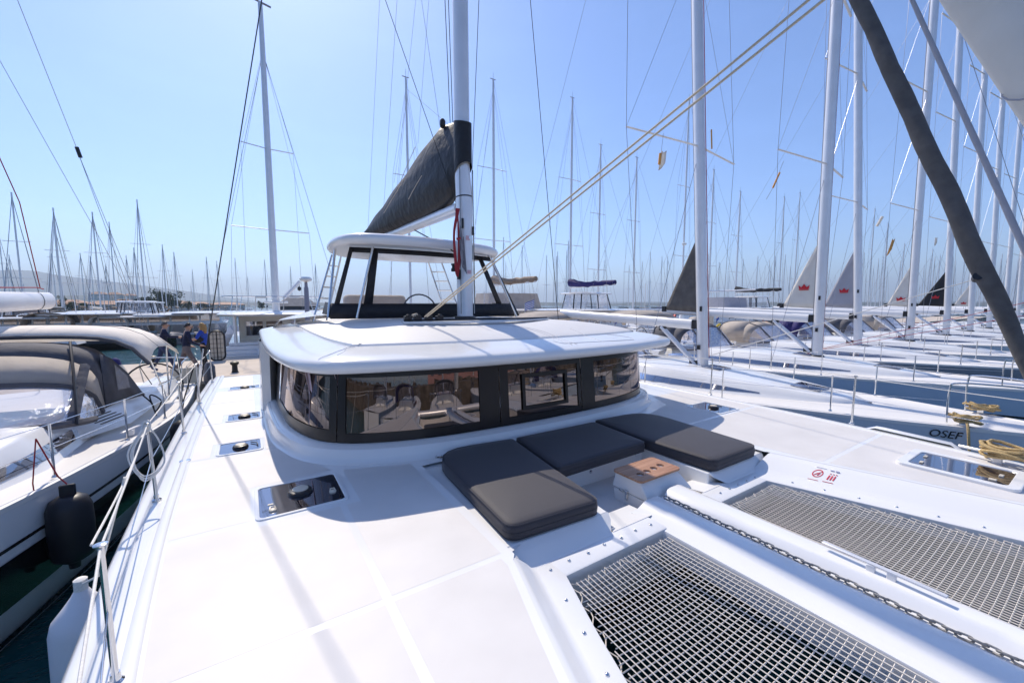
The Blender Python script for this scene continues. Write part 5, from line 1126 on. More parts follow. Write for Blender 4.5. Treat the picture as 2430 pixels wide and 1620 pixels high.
# black fender between the two boats
BF = thing('fender', (-1.72, 6.2, .6), 'big black fender with red and black lanyard hanging from the yacht on the left', 'fender')
c = (-1.74, 6.2, .60)
MB().lathe([(.02, -.10), (.045, -.09), (.05, -.03), (.10, .0), (.165, .045), (.185, .12), (.188, .40), (.182, .60), (.15, .69), (.09, .73), (.06, .735)], c, 26).build('body', RUBB, BF, smooth=60)
b = MB().box((c[0], c[1], c[2]+.79), (.13, .035, .13)); b.build('eye', RUBB, BF, bevel=.012)
MB().tube([(c[0], c[1], c[2]+.86), (-1.80, 6.2, 1.56), (-1.93, 6.2, 2.0)], .007, 6).tube([(-1.93, 6.2, 2.0), (-1.96, 6.12, 1.55), (-1.95, 6.1, 1.44)], .006, 6).build('lanyard', ROPER, BF)
BF2 = thing('fender', (-1.08, 9.4, .6), 'black fender farther back, squeezed between the two hulls on the left', 'fender'); MB().lathe([(.03, -.06), (.12, 0), (.16, .1), (.16, .6), (.12, .7), (.04, .75)], (-1.04, 8.7, .70), 18).build('body', RUBB, BF2); MB().tube([(-1.04, 8.7, 1.42), (-.98, 8.7, 1.8), (-.80, 8.6, 2.38)], .010, 6).build('lanyard', ROPEK, BF2)
# ------------------------------------------------------------------ row of boats across the quay (sterns to the quay) and the far harbour
_t = ['', '', 'twenty', 'thirty', 'forty', 'fifty', 'sixty', 'seventy']
_u = ['', 'first', 'second', 'third', 'fourth', 'fifth', 'sixth', 'seventh', 'eighth', 'ninth']
_tt = {20: 'twentieth', 30: 'thirtieth', 40: 'fortieth', 50: 'fiftieth', 60: 'sixtieth', 70: 'seventieth'}
ORD = _u[1:]+['tenth', 'eleventh', 'twelfth', 'thirteenth', 'fourteenth', 'fifteenth', 'sixteenth', 'seventeenth', 'eighteenth', 'nineteenth']+[(_tt[k] if k % 10 == 0 else _t[k//10]+'-'+_u[k % 10]) for k in range(20, 80)]
def pw(r, name, b, m, par=None, **kw): return b.build(name, m, par or r, **kw)
def rig_simple(r, x, y, zb, zt, mr=.10, spr=2, boom=None, wires=True, cover=None, furl=None, wr=.007, sw=1.2, radar=False, wdir=1):
    """mast, spreaders, boom and wires in world coordinates; boom = (dx, dy, z) of its end"""
    pw(r, 'mast', MB().tube([(x, y, zb), (x, y, zb+(zt-zb)*.75), (x, y, zt)], [mr, mr, mr*.75], 8), ALU)
    pw(r, 'masthead', MB().tube([(x-.25, y, zt+.02), (x+.2, y, zt+.02)], .03, 5).tube([(x, y, zt), (x, y, zt+.5)], .012, 4), WIRE)
    for i in range(spr):
        z = zb+(zt-zb)*(i+1)/(spr+1.2); l = sw*(1-.22*i)
        for sg in (-1, 1): pw(r, 'spreader', MB().tube([(x, y, z), (x+sg*l, y+.2*wdir, z+.05)], .03, 5), ALU)
        if wires:
            for sg in (-1, 1): pw(r, 'shroud', MB().tube([(x+sg*sw*1.2, y, max(1.2, zb-1)), (x+sg*l, y+.2*wdir, z+.05), (x, y, zt-.6)], wr, 4), WIRE)
    if wires:
        pw(r, 'forestay', MB().tube([(x, y+6.0*wdir, 1.6), (x, y, zt-1.2)], wr if not furl else .05, 6), furl or WIRE); pw(r, 'backstay', MB().tube([(x, y-6.0*wdir, 1.6), (x, y, zt)], wr, 4), WIRE)
    if boom:
        a = Vector((x, y, boom[2])); e = Vector((x+boom[0], y+boom[1], boom[2]+.1)); d = e-a
        pw(r, 'boom', MB().tube([a, e], .09, 8), ALUW)
        if cover:
            pts = [a+d*(i/12)+Vector((0, 0, .14+.28*max(0, 1-i/4)+.03*sin(i*2.1))) for i in range(13)]; pw(r, 'sail_cover', MB().tube(pts, [.24+.10*max(0, 1-i/4)-.05*i/12+.02*sin(i*3) for i in range(13)], 10), cover)
    if radar: pw(r, 'radar_dome', MB().lathe([(.1, 0), (.22, .05), (.22, .16), (.12, .22)], (x-.3, y-.25, zb+(zt-zb)*.36), 12), GEL)
def cat_body(r, x, y, w=6.6, L=12.0, zr=2.9, screen=True, side=GREYCV, skirt=True):
    """stern view of a moored catamaran: two hulls, cabin with roof, helm screen"""
    for sg in (-1, 1):
        cx = x+sg*(w/2-.75); pw(r, 'hull', MB().loft([[(cx-.75, yy, z1), (cx-.8*k, yy, .8), (cx-.5*k, yy, -.2), (cx+.5*k, yy, -.2), (cx+.8*k, yy, .8), (cx+.75, yy, z1)] for yy, k, z1 in ((y, 1, .8), (y+1.5, 1, 1.5), (y+L*.6, 1, 1.7), (y+L, .15, 1.9))], cap=True), HULLW)
    pw(r, 'deck', MB().box((x, y+L*.45, 1.62), (w, L*.72, .14)), GEL, bevel=.04)
    c = pw(r, 'cabin', MB().loft([rrr(x, y+1.2, w*.42, 3.0, 1.65), rrr(x, y+1.4, w*.40, 2.8, zr-.15)], closed=True, cap=True), GEL, smooth=40)
    for k in range(4): pw(r, 'window', MB().box((x+(-1.5+k)*w*.19, y+1.27, 2.2), (w*.16, .04, .75)), HATCHG, c)
    pw(r, 'roof', MB().loft([rrr(x, y+.2, w*.47, 3.6, zr-.12), rrr(x, y+.1, w*.49, 3.7, zr-.02), rrr(x, y+.5, w*.44, 3.3, zr+.08)], closed=True, cap=True), GEL, smooth=45)
    if screen:
        s_ = pw(r, 'helm_screen', MB().loft([rrr(x, y+1.8, w*.30, 1.1, zr+.08), rrr(x, y+2.0, w*.26, .95, zr+1.25)], closed=True), CLEARV)
        b = MB()
        for k in range(0, 24, 4):
            p0 = rrr(x, y+1.8, w*.30, 1.1, zr+.08)[k]; p1 = rrr(x, y+2.0, w*.26, .95, zr+1.25)[k]; b.tube([p0, p1], .05, 5)
        pw(r, 'screen_frame', b, BLKCV, s_); pw(r, 'hard_top', MB().loft([rrr(x, y+1.7, w*.29, 1.25, zr+1.25), rrr(x, y+1.7, w*.30, 1.3, zr+1.33), rrr(x, y+1.9, w*.26, 1.1, zr+1.40)], closed=True, cap=True), GEL)
    elif skirt:
        pw(r, 'helm_enclosure', MB().loft([rrr(x, y+1.5, w*.34, 1.5, zr+.05), rrr(x, y+1.7, w*.30, 1.35, zr+1.15)], closed=True, cap=True), side, smooth=40)
def rrr(cx, cy, hw, hl, z, n=6, r=.5):
    return [(p[0], p[1], z) for p in rrect(cx-hw, cy, cx+hw, cy+2*hl, min(r, hw*.9, hl*.9), n-1)]
def flag(r, p, d, up, greek=True):
    """small striped ensign hanging from a staff; p hoist corner, d fly vector, up hoist vector"""
    st = pw(r, 'flag_staff', MB().tube([p-up*.9, p+up*1.05], .014, 6), STEEL); p = Vector(p); b = MB(); w = MB()
    for k in range(9):
        t = MB() if False else (b if k % 2 == 0 else w); 
        P = []
        for i in range(7): u = i/6; q = p+d*u+Vector((0, .05*sin(u*6), -.25*u*d.length)); P.append((q+up*(k/9), q+up*((k+1)/9)))
        t.loft([[a for a, _ in P], [c for _, c in P]])
    pw(r, 'flag', b, mat('flag_blue', (.03, .09, .42), .7), st); pw(r, 'flag', w, mat('flag_white', (.75, .75, .78), .7), st)
# (picture x of mast, top y, distance Y, kind, label)
CROW = [(932, 178, 27, 'mono', 'sailing yacht across the quay whose mast rises left of the black sail bag', None),
        (1133, 183, 27, 'catg', 'catamaran with grey helm enclosure, tan sail cover and striped flag, right of the near mast', TANCV),
        (1315, 225, 27, 'catb', 'catamaran with a navy blue sail cover over its glazed helm station', BLUECV),
        (1380, 333, 27, 'mono', 'sailing yacht whose mast stands just right of the navy sail cover mast', None),
        (1463, 362, 27, 'mono', 'sailing yacht with bare mast between the navy sail cover and the nearest right mast', None),
        (1583, 230, 23.5, 'mono', 'tall masted yacht with radar dome just left of the nearest mast on the right', None),
        (1640, 390, 27, 'catg', 'catamaran with pale helm enclosure right behind the nearest mast on the right', None),
        (1701, 440, 27, 'catw', 'catamaran with glazed helm station and black stowed sail, right of the nearest right mast', BLKCV),
        (1802, 453, 27, 'mono', 'sailing yacht with mast left of a pair beside the second mast of the right row', BLKCV),
        (1838, 443, 27, 'mono', 'sailing yacht with mast right of a pair beside the second mast of the right row', None),
        (2010, 480, 27, 'mono', 'sailing yacht seen just right of the third mast of the right row', None),
        (2040, 513, 27, 'mono', 'sailing yacht, left of two seen midway between third and fourth right masts', None),
        (2078, 560, 27, 'mono', 'sailing yacht seen close left of the fourth right mast', None),
        (2143, 572, 27, 'mono', 'sailing yacht, left of a close pair right of the fourth mast in the row', None),
        (2160, 588, 27, 'mono', 'sailing yacht, right of a close pair right of the fourth mast in the row', None)]
for i, (px, py, Y, kind, lab, cov) in enumerate(CROW):
    top = atY(px, py, Y); x, zt = top.x, top.z; r = thing('moored_catamaran' if 'cat' in kind else 'moored_yacht', (x, Y, 0), lab, 'catamaran' if 'cat' in kind else 'sailboat', 'boats berthed across the quay')
    far = px > 1960
    if kind == 'mono':
        b = MB().loft([[(x-w_, yy, zz), (x-w_*.9, yy, .2), (x, yy, -.4), (x+w_*.9, yy, .2), (x+w_, yy, zz)] for yy, w_, zz in ((Y-5.0, 1.7, 1.2), (Y-3, 2.0, 1.2), (Y+1, 2.0, 1.3), (Y+5, 1.1, 1.45), (Y+7, .05, 1.55))], cap=True); pw(r, 'hull', b, HULLW)
        pw(r, 'deck', MB().loft([[(x-w_, yy, zz), (x, yy, zz+.06), (x+w_, yy, zz)] for yy, w_, zz in ((Y-5.0, 1.7, 1.2), (Y-3, 2.0, 1.2), (Y+1, 2.0, 1.3), (Y+5, 1.1, 1.45), (Y+7, .05, 1.55))]), GEL)
        pw(r, 'cabin', MB().loft([rrr(x, Y-2, 1.2, 2.6, 1.25), rrr(x, Y-1.9, .95, 2.3, 1.75)], closed=True, cap=True), GEL); pw(r, 'spray_hood', MB().loft([arch(Y-2.4, 1.1, 1.6, .75, cx=x), arch(Y-1.4, 1.1, 1.6, .7, cx=x)]), GREYCV, solid=.02)
        rig_simple(r, x, Y, 1.6, zt, .085 if not far else .10, 2, (0, -4.2, 2.9), True, cov, wr=.009 if px < 1960 else .012, radar='radar' in lab)
    else:
        cat_body(r, x-.2, Y-5.2, zr=3.0 if kind != 'catg' else 3.05, screen=kind != 'catg', side=GREYCV if i == 1 else SAILL)
        rig_simple(r, x, Y, 3.0, zt, .10, 2, (.2 if kind != 'catg' else .3, -5.0, 4.9), True, cov, wr=.009, sw=1.6)
    if i == 1: flag(r, atY(1205, 715, Y-5.6), Vector((.75, 0, .5)), Vector((0, 0, .5))); 
# second file of masts farther off, right half
rnd = random.Random(11)
FARR = [(1157, 548), (1199, 566), (1277, 590), (1304, 556), (1443, 610), (1492, 640), (1517, 590), (1530, 590), (1600, 590), (1622, 585), (1672, 628), (1735, 590), (1762, 600), (1775, 590), (1893, 610), (2000, 610), (2020, 590), (2060, 600), (2115, 610), (2128, 596), (2186, 600), (2205, 590), (2240, 610), (2290, 585), (2330, 560), (2345, 600)]
for px in range(1090, 2352, 27):
    if rnd.random() < .85: FARR.append((px+rnd.uniform(-11, 11), rnd.uniform(575, 662)))
FARR.sort()
for i, (px, py) in enumerate(FARR):
    H = rnd.uniform(13.5, 17); k = (700-py)/FP; dep = (H-3.4)/k; d = pray(px, 700); p = d*(dep/d.dot(_fw)); x, y = p.x, p.y
    r = thing('distant_yacht', (x, y, 0), 'distant sailboat, %s bare mast from the left in the far file at right' % ORD[i], 'sailboat', 'distant sailboats in the right half')
    pw(r, 'hull', MB().loft([[(x+a*5.5-.1, y-b_, 1.2), (x+a*5.5, y, -.2), (x+a*5.5, y+b_, 1.2)] for a, b_ in ((-1, 1.3), (-.3, 1.8), (.4, 1.6), (1, .05))], cap=True), HULLW); pw(r, 'cabin', MB().box((x-.5, y, 1.5), (5, 1.8, .6), taper=.85), GEL); pw(r, 'mast', MB().tube([(x, y, 1.2), (x, y, H)], [.10, .075], 6), ALU); pw(r, 'spreader', MB().tube([(x-1.1, y, H*.55), (x+1.1, y, H*.55)], .035, 4), ALU); pw(r, 'boom', MB().tube([(x, y, 2.6), (x-3.6, y, 2.7)], .16, 6), random.choice([BLKCV, GREYCV, BLUECV])); pw(r, 'shroud', MB().tube([(x-.9, y, 1.2), (x, y, H)], .015, 4), WIRE); pw(r, 'shroud', MB().tube([(x+5, y, 1.4), (x, y, H*.95)], .018, 4), WIRE)
# ---- left: boats beyond the stone mole
LEFT = [(15, 537, 'm'), (33, 587, 'm'), (54, 449, 'm'), (25, 610, 'm'), (130, 584, 'm'), (144, 483, 'm'), (142, 513, 'm'), (195, 583, 'm'), (217, 590, 'm'), (231, 492, 'm'), (250, 610, 'm'), (267, 514, 'm'), (299, 588, 'm'), (318, 571, 'm'), (334, 465, 'm'), (383, 564, 'm'), (408, 581, 'm'), (447, 620, 'm'), (481, 592, 'm'), (504, 601, 'm'), (546, 594, 'm'), (572, 636, 'm'), (613, 598, 'm'), (671, 613, 'm'), (728, 607, 'm')]
LEFT.sort()
for i, (px, py, k_) in enumerate(LEFT):
    H = 17+1.5*sin(i*1.9) if py < 560 else 15.5+1.5*sin(i*2.3); k = (700-py)/FP; dep = (H-3.4)/k; d = pray(px, 700); p = d*(dep/d.dot(_fw)); x, y = p.x, p.y
    if y < 52: s_ = 52/y; x *= s_; y = 52; H = 3.4+(H-3.4)*s_
    r = thing('distant_yacht', (x, y, 0), 'sailboat beyond the stone mole, %s mast counted from the left edge' % ORD[i], 'sailboat', 'sailboats beyond the mole')
    pw(r, 'hull', MB().loft([[(x-b_, y+a*5.5, 1.25), (x, y+a*5.5, -.2), (x+b_, y+a*5.5, 1.25)] for a, b_ in ((-1, 1.5), (-.3, 2.0), (.4, 1.8), (1, .05))], cap=True), HULLW); pw(r, 'cabin', MB().box((x, y-.5, 1.55), (2.0, 5, .6), taper=.85), GEL)
    pw(r, 'spray_hood', MB().loft([arch(y-3.4, 1.5, 1.5, 1.2, cx=x), arch(y-1.4, 1.4, 1.5, 1.1, cx=x)]), [GREYCV, TANCV, GREYCVD][i % 3], solid=.03)
    pw(r, 'mast', MB().tube([(x, y, 1.2), (x, y, H)], [.095, .075], 6), ALU)
    for f_ in (.4, .66): pw(r, 'spreader', MB().tube([(x-1.3*(1.2-f_)*1.6, y, H*f_), (x+1.3*(1.2-f_)*1.6, y, H*f_)], .03, 4), ALU)
    for q in ((-1.8, 0), (1.8, 0), (0, 6), (0, -5.5)): pw(r, 'stay', MB().tube([(x+q[0], y+q[1], 1.3), (x, y, H*.97)], .016 if q[1] == 0 else .03, 4), WIRE)
    pw(r, 'boom', MB().tube([(x, y, 2.9), (x, y-4.2, 3.0)], .2, 6), [GREYCV, SAILW, BLKCV, TANCV][i % 4])
# catamarans and motor boats lying along the mole
MOB = [(20, 47.8, 'white motor cruiser along the mole at the far left'), (105, 48.2, 'motor boat with tan canopy along the mole, second from left'), (175, 47.9, 'white catamaran along the mole, third from left'), (245, 48.3, 'low motor boat along the mole with dark windows, fourth from left'), (300, 48, 'small cruiser along the mole, fifth from left'), (385, 48.2, 'sleek white catamaran along the mole left of the three people'), (455, 48.1, 'white catamaran along the mole behind the woman in blue'), (150, 62, 'cruiser with cream hard top in the second file beyond the mole'), (330, 64, 'white catamaran with hard top in the second file beyond the mole'), (470, 66, 'motor yacht in the second file beyond the mole, at right'), (215, 60, 'motor boat in the second file beyond the mole, left of centre'), (60, 66, 'big tan canopied yacht in the second file, far left')]
for i, (px, Y, lab) in enumerate(MOB):
    p = atY(px, 712, Y); x = p.x; r = thing('motor_boat', (x, Y, 0), lab, 'boat', 'boats lying beyond the mole'); w = 3.2+.5*(i % 3)
    if i % 2 == 0 or 'catamaran' in lab:
        cat_body(r, x, Y, w=w+1.0, L=9, zr=2.35+.15*(i % 4), screen=i % 4 == 0, skirt=False)
    else:
        hm = HULLW if i % 3 else mat('hull_pale_blue', (.35, .5, .58), .2)
        pw(r, 'hull', MB().loft([[(x-b_, yy, zz), (x-b_*.8, yy, .1), (x+b_*.8, yy, .1), (x+b_, yy, zz)] for yy, b_, zz in ((Y, w*.42, 1.1), (Y+3, w*.45, 1.2), (Y+6, w*.35, 1.35), (Y+8.5, .1, 1.5))], cap=True), hm); pw(r, 'deck', MB().box((x, Y+3, 1.2), (w*.85, 6, .06)), GEL)
        c = pw(r, 'cabin', MB().loft([rrr(x, Y+1.5, w*.36, 2.0, 1.2), rrr(x, Y+1.7, w*.28, 1.6, 2.15)], closed=True, cap=True), GEL); pw(r, 'window', MB().box((x, Y+1.52, 1.75), (w*.5, .06, .4)), HATCHG, c)
        pw(r, 'canopy', MB().loft([arch(Y-.2, w*.38, 1.3, 1.15+.3*(i % 3), cx=x), arch(Y+1.8, w*.36, 1.3, 1.2, cx=x)]), [GREYCV, TANCV, GREYCVD, SAILW, BLUECV][i % 5], solid=.03)
    pw(r, 'antenna', MB().tube([(x-.5, Y+2, 2.2), (x-.6, Y+2, 4.2+(i % 4)*.5)], .03, 4), GEL)
# dark-hulled boat lying at the mole
p = atY(120, 772, 43); r = thing('dark_hulled_boat', (p.x, 43, 0), 'long low boat with a black hull lying before the stone mole', 'boat'); x = p.x
pw(r, 'hull', MB().loft([[(x+a*7, 43-b_, .55+.2*(a > .6)), (x+a*7, 43-b_*.7, -.1), (x+a*7, 43+b_*.7, -.1), (x+a*7, 43+b_, .55+.2*(a > .6))] for a, b_ in ((-1, 1.4), (0, 1.8), (.6, 1.4), (1, .05))], cap=True), HULLK); pw(r, 'cabin', MB().box((x-1, 43, .75), (5, 2, .5), taper=.9), GEL); pw(r, 'rail', MB().tube([(x-6, 41.6, 1.1), (x+6, 41.7, 1.3)], .03, 5), STEEL)
# ---- trees, houses on the far shore
LEAF = mat('foliage', (0.045, 0.075, 0.03), .8, noise=(.5, .5, 4)); BARK = mat('bark', (.12, .09, .07), .9)
def tree(px, pbase, ptop, D, w, label, seed, pine=False, group='trees on the far shore'):
    rnd = random.Random(seed); d = pray(px, 700); d.z = 0; d.normalize(); p = d*D; dep = p.dot(Vector((sin(YAW), cos(YAW), 0))); H = 3.4+(700-ptop)/FP*dep; r = thing('tree', (p.x, p.y, 0), label, 'tree', group)
    pw(r, 'trunk', MB().tube([(p.x, p.y, 0), (p.x+.2, p.y, H*.3), (p.x, p.y, H*.75)], [H*.035, H*.025, H*.01], 6), BARK)
    R = w/FP*dep/2; b = MB(); cl = []
    for k in range(16): a = rnd.uniform(0, 6.28); q = rnd.random()**.6; cl.append((p.x+R*.75*q*cos(a), p.y+R*.75*q*sin(a), H*rnd.uniform(.38, .88), R*rnd.uniform(.25, .45)))
    n = 1500
    for k in range(n):
        c = rnd.choice(cl); v = Vector((rnd.gauss(0, 1), rnd.gauss(0, 1), rnd.gauss(0, 1))); v.normalize(); v *= c[3]*rnd.random()**.4; q = Vector(c[:3])+v
        if q.z > H: q.z = H-rnd.random()*H*.1
        s = R*rnd.uniform(.03, .075); u = Vector((rnd.gauss(0, 1), rnd.gauss(0, 1), rnd.gauss(0, .6))).normalized(); t = u.orthogonal(); t.rotate(Matrix.Rotation(rnd.uniform(0, 6.28), 3, u)); t2 = u.cross(t)
        b.add([q-t*s, q+t2*s*.7, q+t*s, q-t2*s*.7], [(0, 1, 2, 3)])
    pw(r, 'crown', b, LEAF, smooth=0)
for i, (px, pt, D, w, lab) in enumerate(((362, 664, 190, 48, 'tallest dark green tree of the clump on the far shore'), (392, 668, 190, 50, 'broad tree right of the tallest one in the far clump'), (318, 682, 190, 34, 'smaller tree at the left end of the far clump'), (285, 688, 200, 30, 'low tree left of the far clump'), (338, 680, 200, 36, 'round tree hidden in the middle of the far clump'), (140, 672, 170, 22, 'slender tree behind the boom end at left'), (432, 690, 210, 26, 'low bush right of the far clump'), (205, 696, 200, 36, 'low tree under the hills, left part of the shore'), (165, 690, 180, 30, 'bushy tree under the hills near the boom end'), (600, 691, 240, 20, 'small tree seen through the rails of the cream boat'), (690, 692, 240, 22, 'small tree beside the small pitched roof'), (470, 697, 260, 30, 'far low tree right of the clump'))):
    tree(px, 712, pt, D, w, lab, 40+i)
WALLW = mat('house_white', (.62, .6, .56), .8); TILE = mat('roof_tile', (.42, .25, .17), .8)
for i, (px, D, w, h, lab) in enumerate(((250, 230, 14, 5, 'long white shore building left of the trees'), (285, 260, 9, 6, 'white shore house below the hills'), (190, 240, 16, 4.5, 'low shore house with brown roof, left part'), (230, 420, 10, 6, 'white house up on the slope under the hill'), (265, 430, 9, 6, 'pale house up on the slope near the trees'), (300, 440, 8, 5, 'small white house on the slope left of the trees'), (450, 300, 18, 5, 'white shed right of the far trees'), (520, 320, 20, 5, 'long low shed behind the people'), (682, 60, 4.5, 4.6, 'grey pitched roof hut right of the cream boat mast'), (160, 300, 14, 6, 'white house behind the boom end'), (410, 330, 12, 6, 'white house behind the right edge of the far trees'))):
    d = pray(px, 700); d.z = 0; d.normalize(); p = d*D; z0 = 0 if D < 400 else D*.016; r = thing('house', (p.x, p.y, z0), lab, 'house', 'buildings on the far shore')
    pw(r, 'wall', MB().box((p.x, p.y, z0+h*.35), (w, w*.6, h*.7)), WALLW if i != 8 else GREYCVD); pw(r, 'roof', MB().add([(p.x-w*.55, p.y-w*.36, z0+h*.7), (p.x+w*.55, p.y-w*.36, z0+h*.7), (p.x+w*.55, p.y+w*.36, z0+h*.7), (p.x-w*.55, p.y+w*.36, z0+h*.7), (p.x-w*.2, p.y, z0+h), (p.x+w*.2, p.y, z0+h)], [(0, 1, 5, 4), (1, 2, 5), (2, 3, 4, 5), (3, 0, 4), (0, 3, 2, 1)]), TILE if i != 8 else GREYCV, smooth=0)
    for k in range(3): pw(r, 'window', MB().box((p.x+(k-1)*w*.28, p.y-w*.3, z0+h*.38), (w*.1, .1, h*.22)), HATCHG)
# ------------------------------------------------------------------ cream flybridge boat across the quay
TC = thing('flybridge_catamaran', (1.6, 22.0, 0), 'cream-cabined flybridge catamaran moored behind the three people, with mast and rail hoop', 'catamaran')
tw = lambda n, b, m, par=None, **kw: b.build(n, m, par or TC, **kw)
CREAMW = mat('cream_gelcoat', (.84, .79, .68), .35, noise=(2, .05))
for sg, cx in ((-1, -.35), (1, 5.2)): tw('hull', MB().loft([[(cx-.8, yy, z1), (cx-.85*k, yy, .7), (cx-.5*k, yy, -.2), (cx+.5*k, yy, -.2), (cx+.85*k, yy, .7), (cx+.8, yy, z1)] for yy, k, z1 in ((22.0, 1, .95), (22.9, 1, 1.0), (23.0, 1, 1.55), (30, 1, 1.75), (35, .1, 1.95))], cap=True), HULLW)
for k in range(3): tw('stern_step', MB().box((-.35, 22.25+.3*k, 1.02+.18*k), (1.5, .32, .18)), GEL, bevel=.02)
tw('hull_vent', MB().box((-.70, 22.96, 1.35), (.35, .04, .09)), BLKPL); tw('aft_beam', MB().box((2.4, 22.7, 1.1), (4.2, 1.0, .5)), HULLW, bevel=.08)
tw('deck', MB().box((2.4, 28, 1.55), (6.4, 10, .12)), GEL)
cb = tw('cabin_wall', MB().box((2.4, 24.6, 2.25), (5.6, .2, 1.5)).box((-.55, 24.0, 2.2), (.12, 1.4, 1.35)), CREAMW, bevel=.03)
for x0, x1 in ((-.1, .62), (.78, 1.5), (1.9, 2.9)): tw('window_frame', MB().box(((x0+x1)/2, 24.48, 2.2), (x1-x0+.1, .05, .80)), CREAM, cb); tw('window_pane', MB().box(((x0+x1)/2, 24.45, 2.2), (x1-x0, .03, .70)), HATCHG, cb)
tw('roof', MB().loft([rrr(2.3, 22.7, 3.45, 3.4, 2.86, r=.8), rrr(2.3, 22.6, 3.55, 3.5, 2.95, r=.8), rrr(2.3, 22.9, 3.3, 3.2, 3.06, r=.8)], closed=True, cap=True), GEL, smooth=45)
tw('roof_post', MB().tube([(-.55, 22.9, 1.5), (-.55, 22.9, 2.9)], .045, 8), GEL); tw('roof_post', MB().tube([(1.95, 22.9, 1.5), (1.95, 22.9, 2.9)], .04, 8), GEL)
tw('stern_rail', MB().tube(crv([(.5, 22.5, 1.35), (.5, 22.5, 1.95), (1.6, 22.5, 1.95), (1.6, 22.5, 1.35)], 3), .018, 6).tube([(.5, 22.5, 1.65), (1.6, 22.5, 1.65)], .012, 5), STEEL)
# rail hoop of the bimini frame on the roof, ladders, mast, little crane boom
zh = 3.86; hp = [(p[0], p[1], zh) for p in rrect(-1.15, 26.2, 3.9, 28.0, .85, 6)]; tw('rail_hoop', MB().tube(hp+[hp[0]], .024, 6), STEEL)
hp2 = [(p[0], p[1], 3.05) for p in rrect(-.9, 26.0, 3.6, 28.2, .85, 6)]; tw('rail_hoop', MB().tube(hp2+[hp2[0]], .02, 6), STEEL)
for x in (-.5, .35, 1.7, 2.9): tw('rail_post', MB().tube([(x, 26.2, 3.05), (x+.05, 26.2, zh)], .022, 6), STEEL)
ladder((-.75, 26.1, 3.05), (-.62, 26.2, zh), (-.35, 26.1, 3.05), (-.22, 26.2, zh), 4, 'ladder', TC, .016); ladder((3.2, 26.1, 3.05), (3.0, 26.2, zh), (3.55, 26.1, 3.05), (3.35, 26.2, zh), 4, 'ladder', TC, .016)
mt = atY(612, 10, 27); mb = atY(636, 742, 27)
tw('mast', MB().tube([(mb.x, 27, 3.0), (mb.x, 27, 14), (mb.x, 27, mt.z)], [.20, .15, .11], 12), ALU); tw('masthead', MB().tube([(mb.x-.3, 27, mt.z+.05), (mb.x+.5, 27, mt.z-.1)], .05, 6), WIRE)
for py, l in ((344, 1.25), (528, 1.9)):
    z = atY(625, py, 27).z
    for sg in (-1, 1): tw('spreader', MB().tube([(mb.x, 27, z), (mb.x+sg*l, 27-.5*(sg < 0), z-.02)], .03, 5), ALU)
    for sg in (-1, 1): tw('shroud', MB().tube([(mb.x+sg*l*1.1, 27, 3), (mb.x+sg*l, 27, z), (mb.x, 27, mt.z-2.5)], .007, 4), WIRE)
for px, py in ((513, 560), (752, 600)): tw('stay', MB().tube([(mb.x, 27, mt.z-2.6), atY(px, py, 27), atY(px+(px-620)*.25, 720, 27)], .011, 4), WIRE)
cr0 = (mb.x+.35, 26.6, 3.75); tw('crane_boom', MB().tube([cr0, (mb.x+1.25, 26.6, 4.75)], .10, 8), ALUW); tw('crane_block', MB().lathe([(.03, 0), (.1, .06), (.1, .2), (.03, .26)], (mb.x+1.2, 26.6, 4.2), 8).tube([(mb.x+1.2, 26.6, 4.4), (mb.x+1.22, 26.6, 4.7)], .015, 4), BLKPL)
tw('folded_frame', MB().box((.65, 26.2, 3.80), (.5, .1, .08)).box((2.3, 26.2, 3.82), (.5, .1, .08)), CREAM); tw('mast_foot', MB().box((mb.x, 26.8, 3.55), (1.2, .3, .12)), GEL, bevel=.04)
tw('flag_cloth', MB().loft([[(1.25, 22.35, 2.05), (1.32, 22.3, 1.75), (1.22, 22.35, 1.45)], [(1.42, 22.3, 2.0), (1.5, 22.35, 1.62), (1.45, 22.3, 1.25)]]), mat('flag_blue', (.03, .09, .42), .7), solid=.01)
DG = thing('dinghy', (1.7, 21.9, 1.0), 'grey inflatable dinghy with blue lettering hung at the stern of the cream boat', 'dinghy'); MB().tube(crv([(.75, 22.1, 1.25), (1.2, 21.95, 1.35), (1.8, 21.95, 1.4), (2.4, 22.1, 1.3)], 5), .16, 10).tube(crv([(.8, 22.3, 1.6), (1.5, 22.15, 1.72), (2.4, 22.3, 1.6)], 5), .12, 10).build('tube', FENW, DG); MB().box((.55, 21.98, 1.25), (.14, .02, .12)).build('lettering', mat('flag_blue', (.03, .09, .42), .7), DG)
PS = thing('passerelle', (-1.55, 21.2, 1.05), 'upright folded gangway with beige grating and rounded black frame, beside the woman', 'gangway'); cx = atY(499, 800, 21.0).x
out = rrect(cx-.27, 1.06, cx+.27, 2.30, .22, 5); MB().tube([(p[0], 21.0, p[1]) for p in out]+[(out[0][0], 21.0, out[0][1])], .035, 6).build('frame', BLKPL, PS); MB().box((cx, 21.02, 1.68), (.46, .04, 1.18)).build('grating', BIEGE, PS)
b = MB()
for k in range(6): b.box((cx, 20.99, 1.2+.19*k), (.44, .03, .01))
for k in (-1, 0, 1): b.box((cx+k*.12, 20.99, 1.68), (.012 if k else .04, .03, 1.15))
b.build('slat', BLKPL, PS)
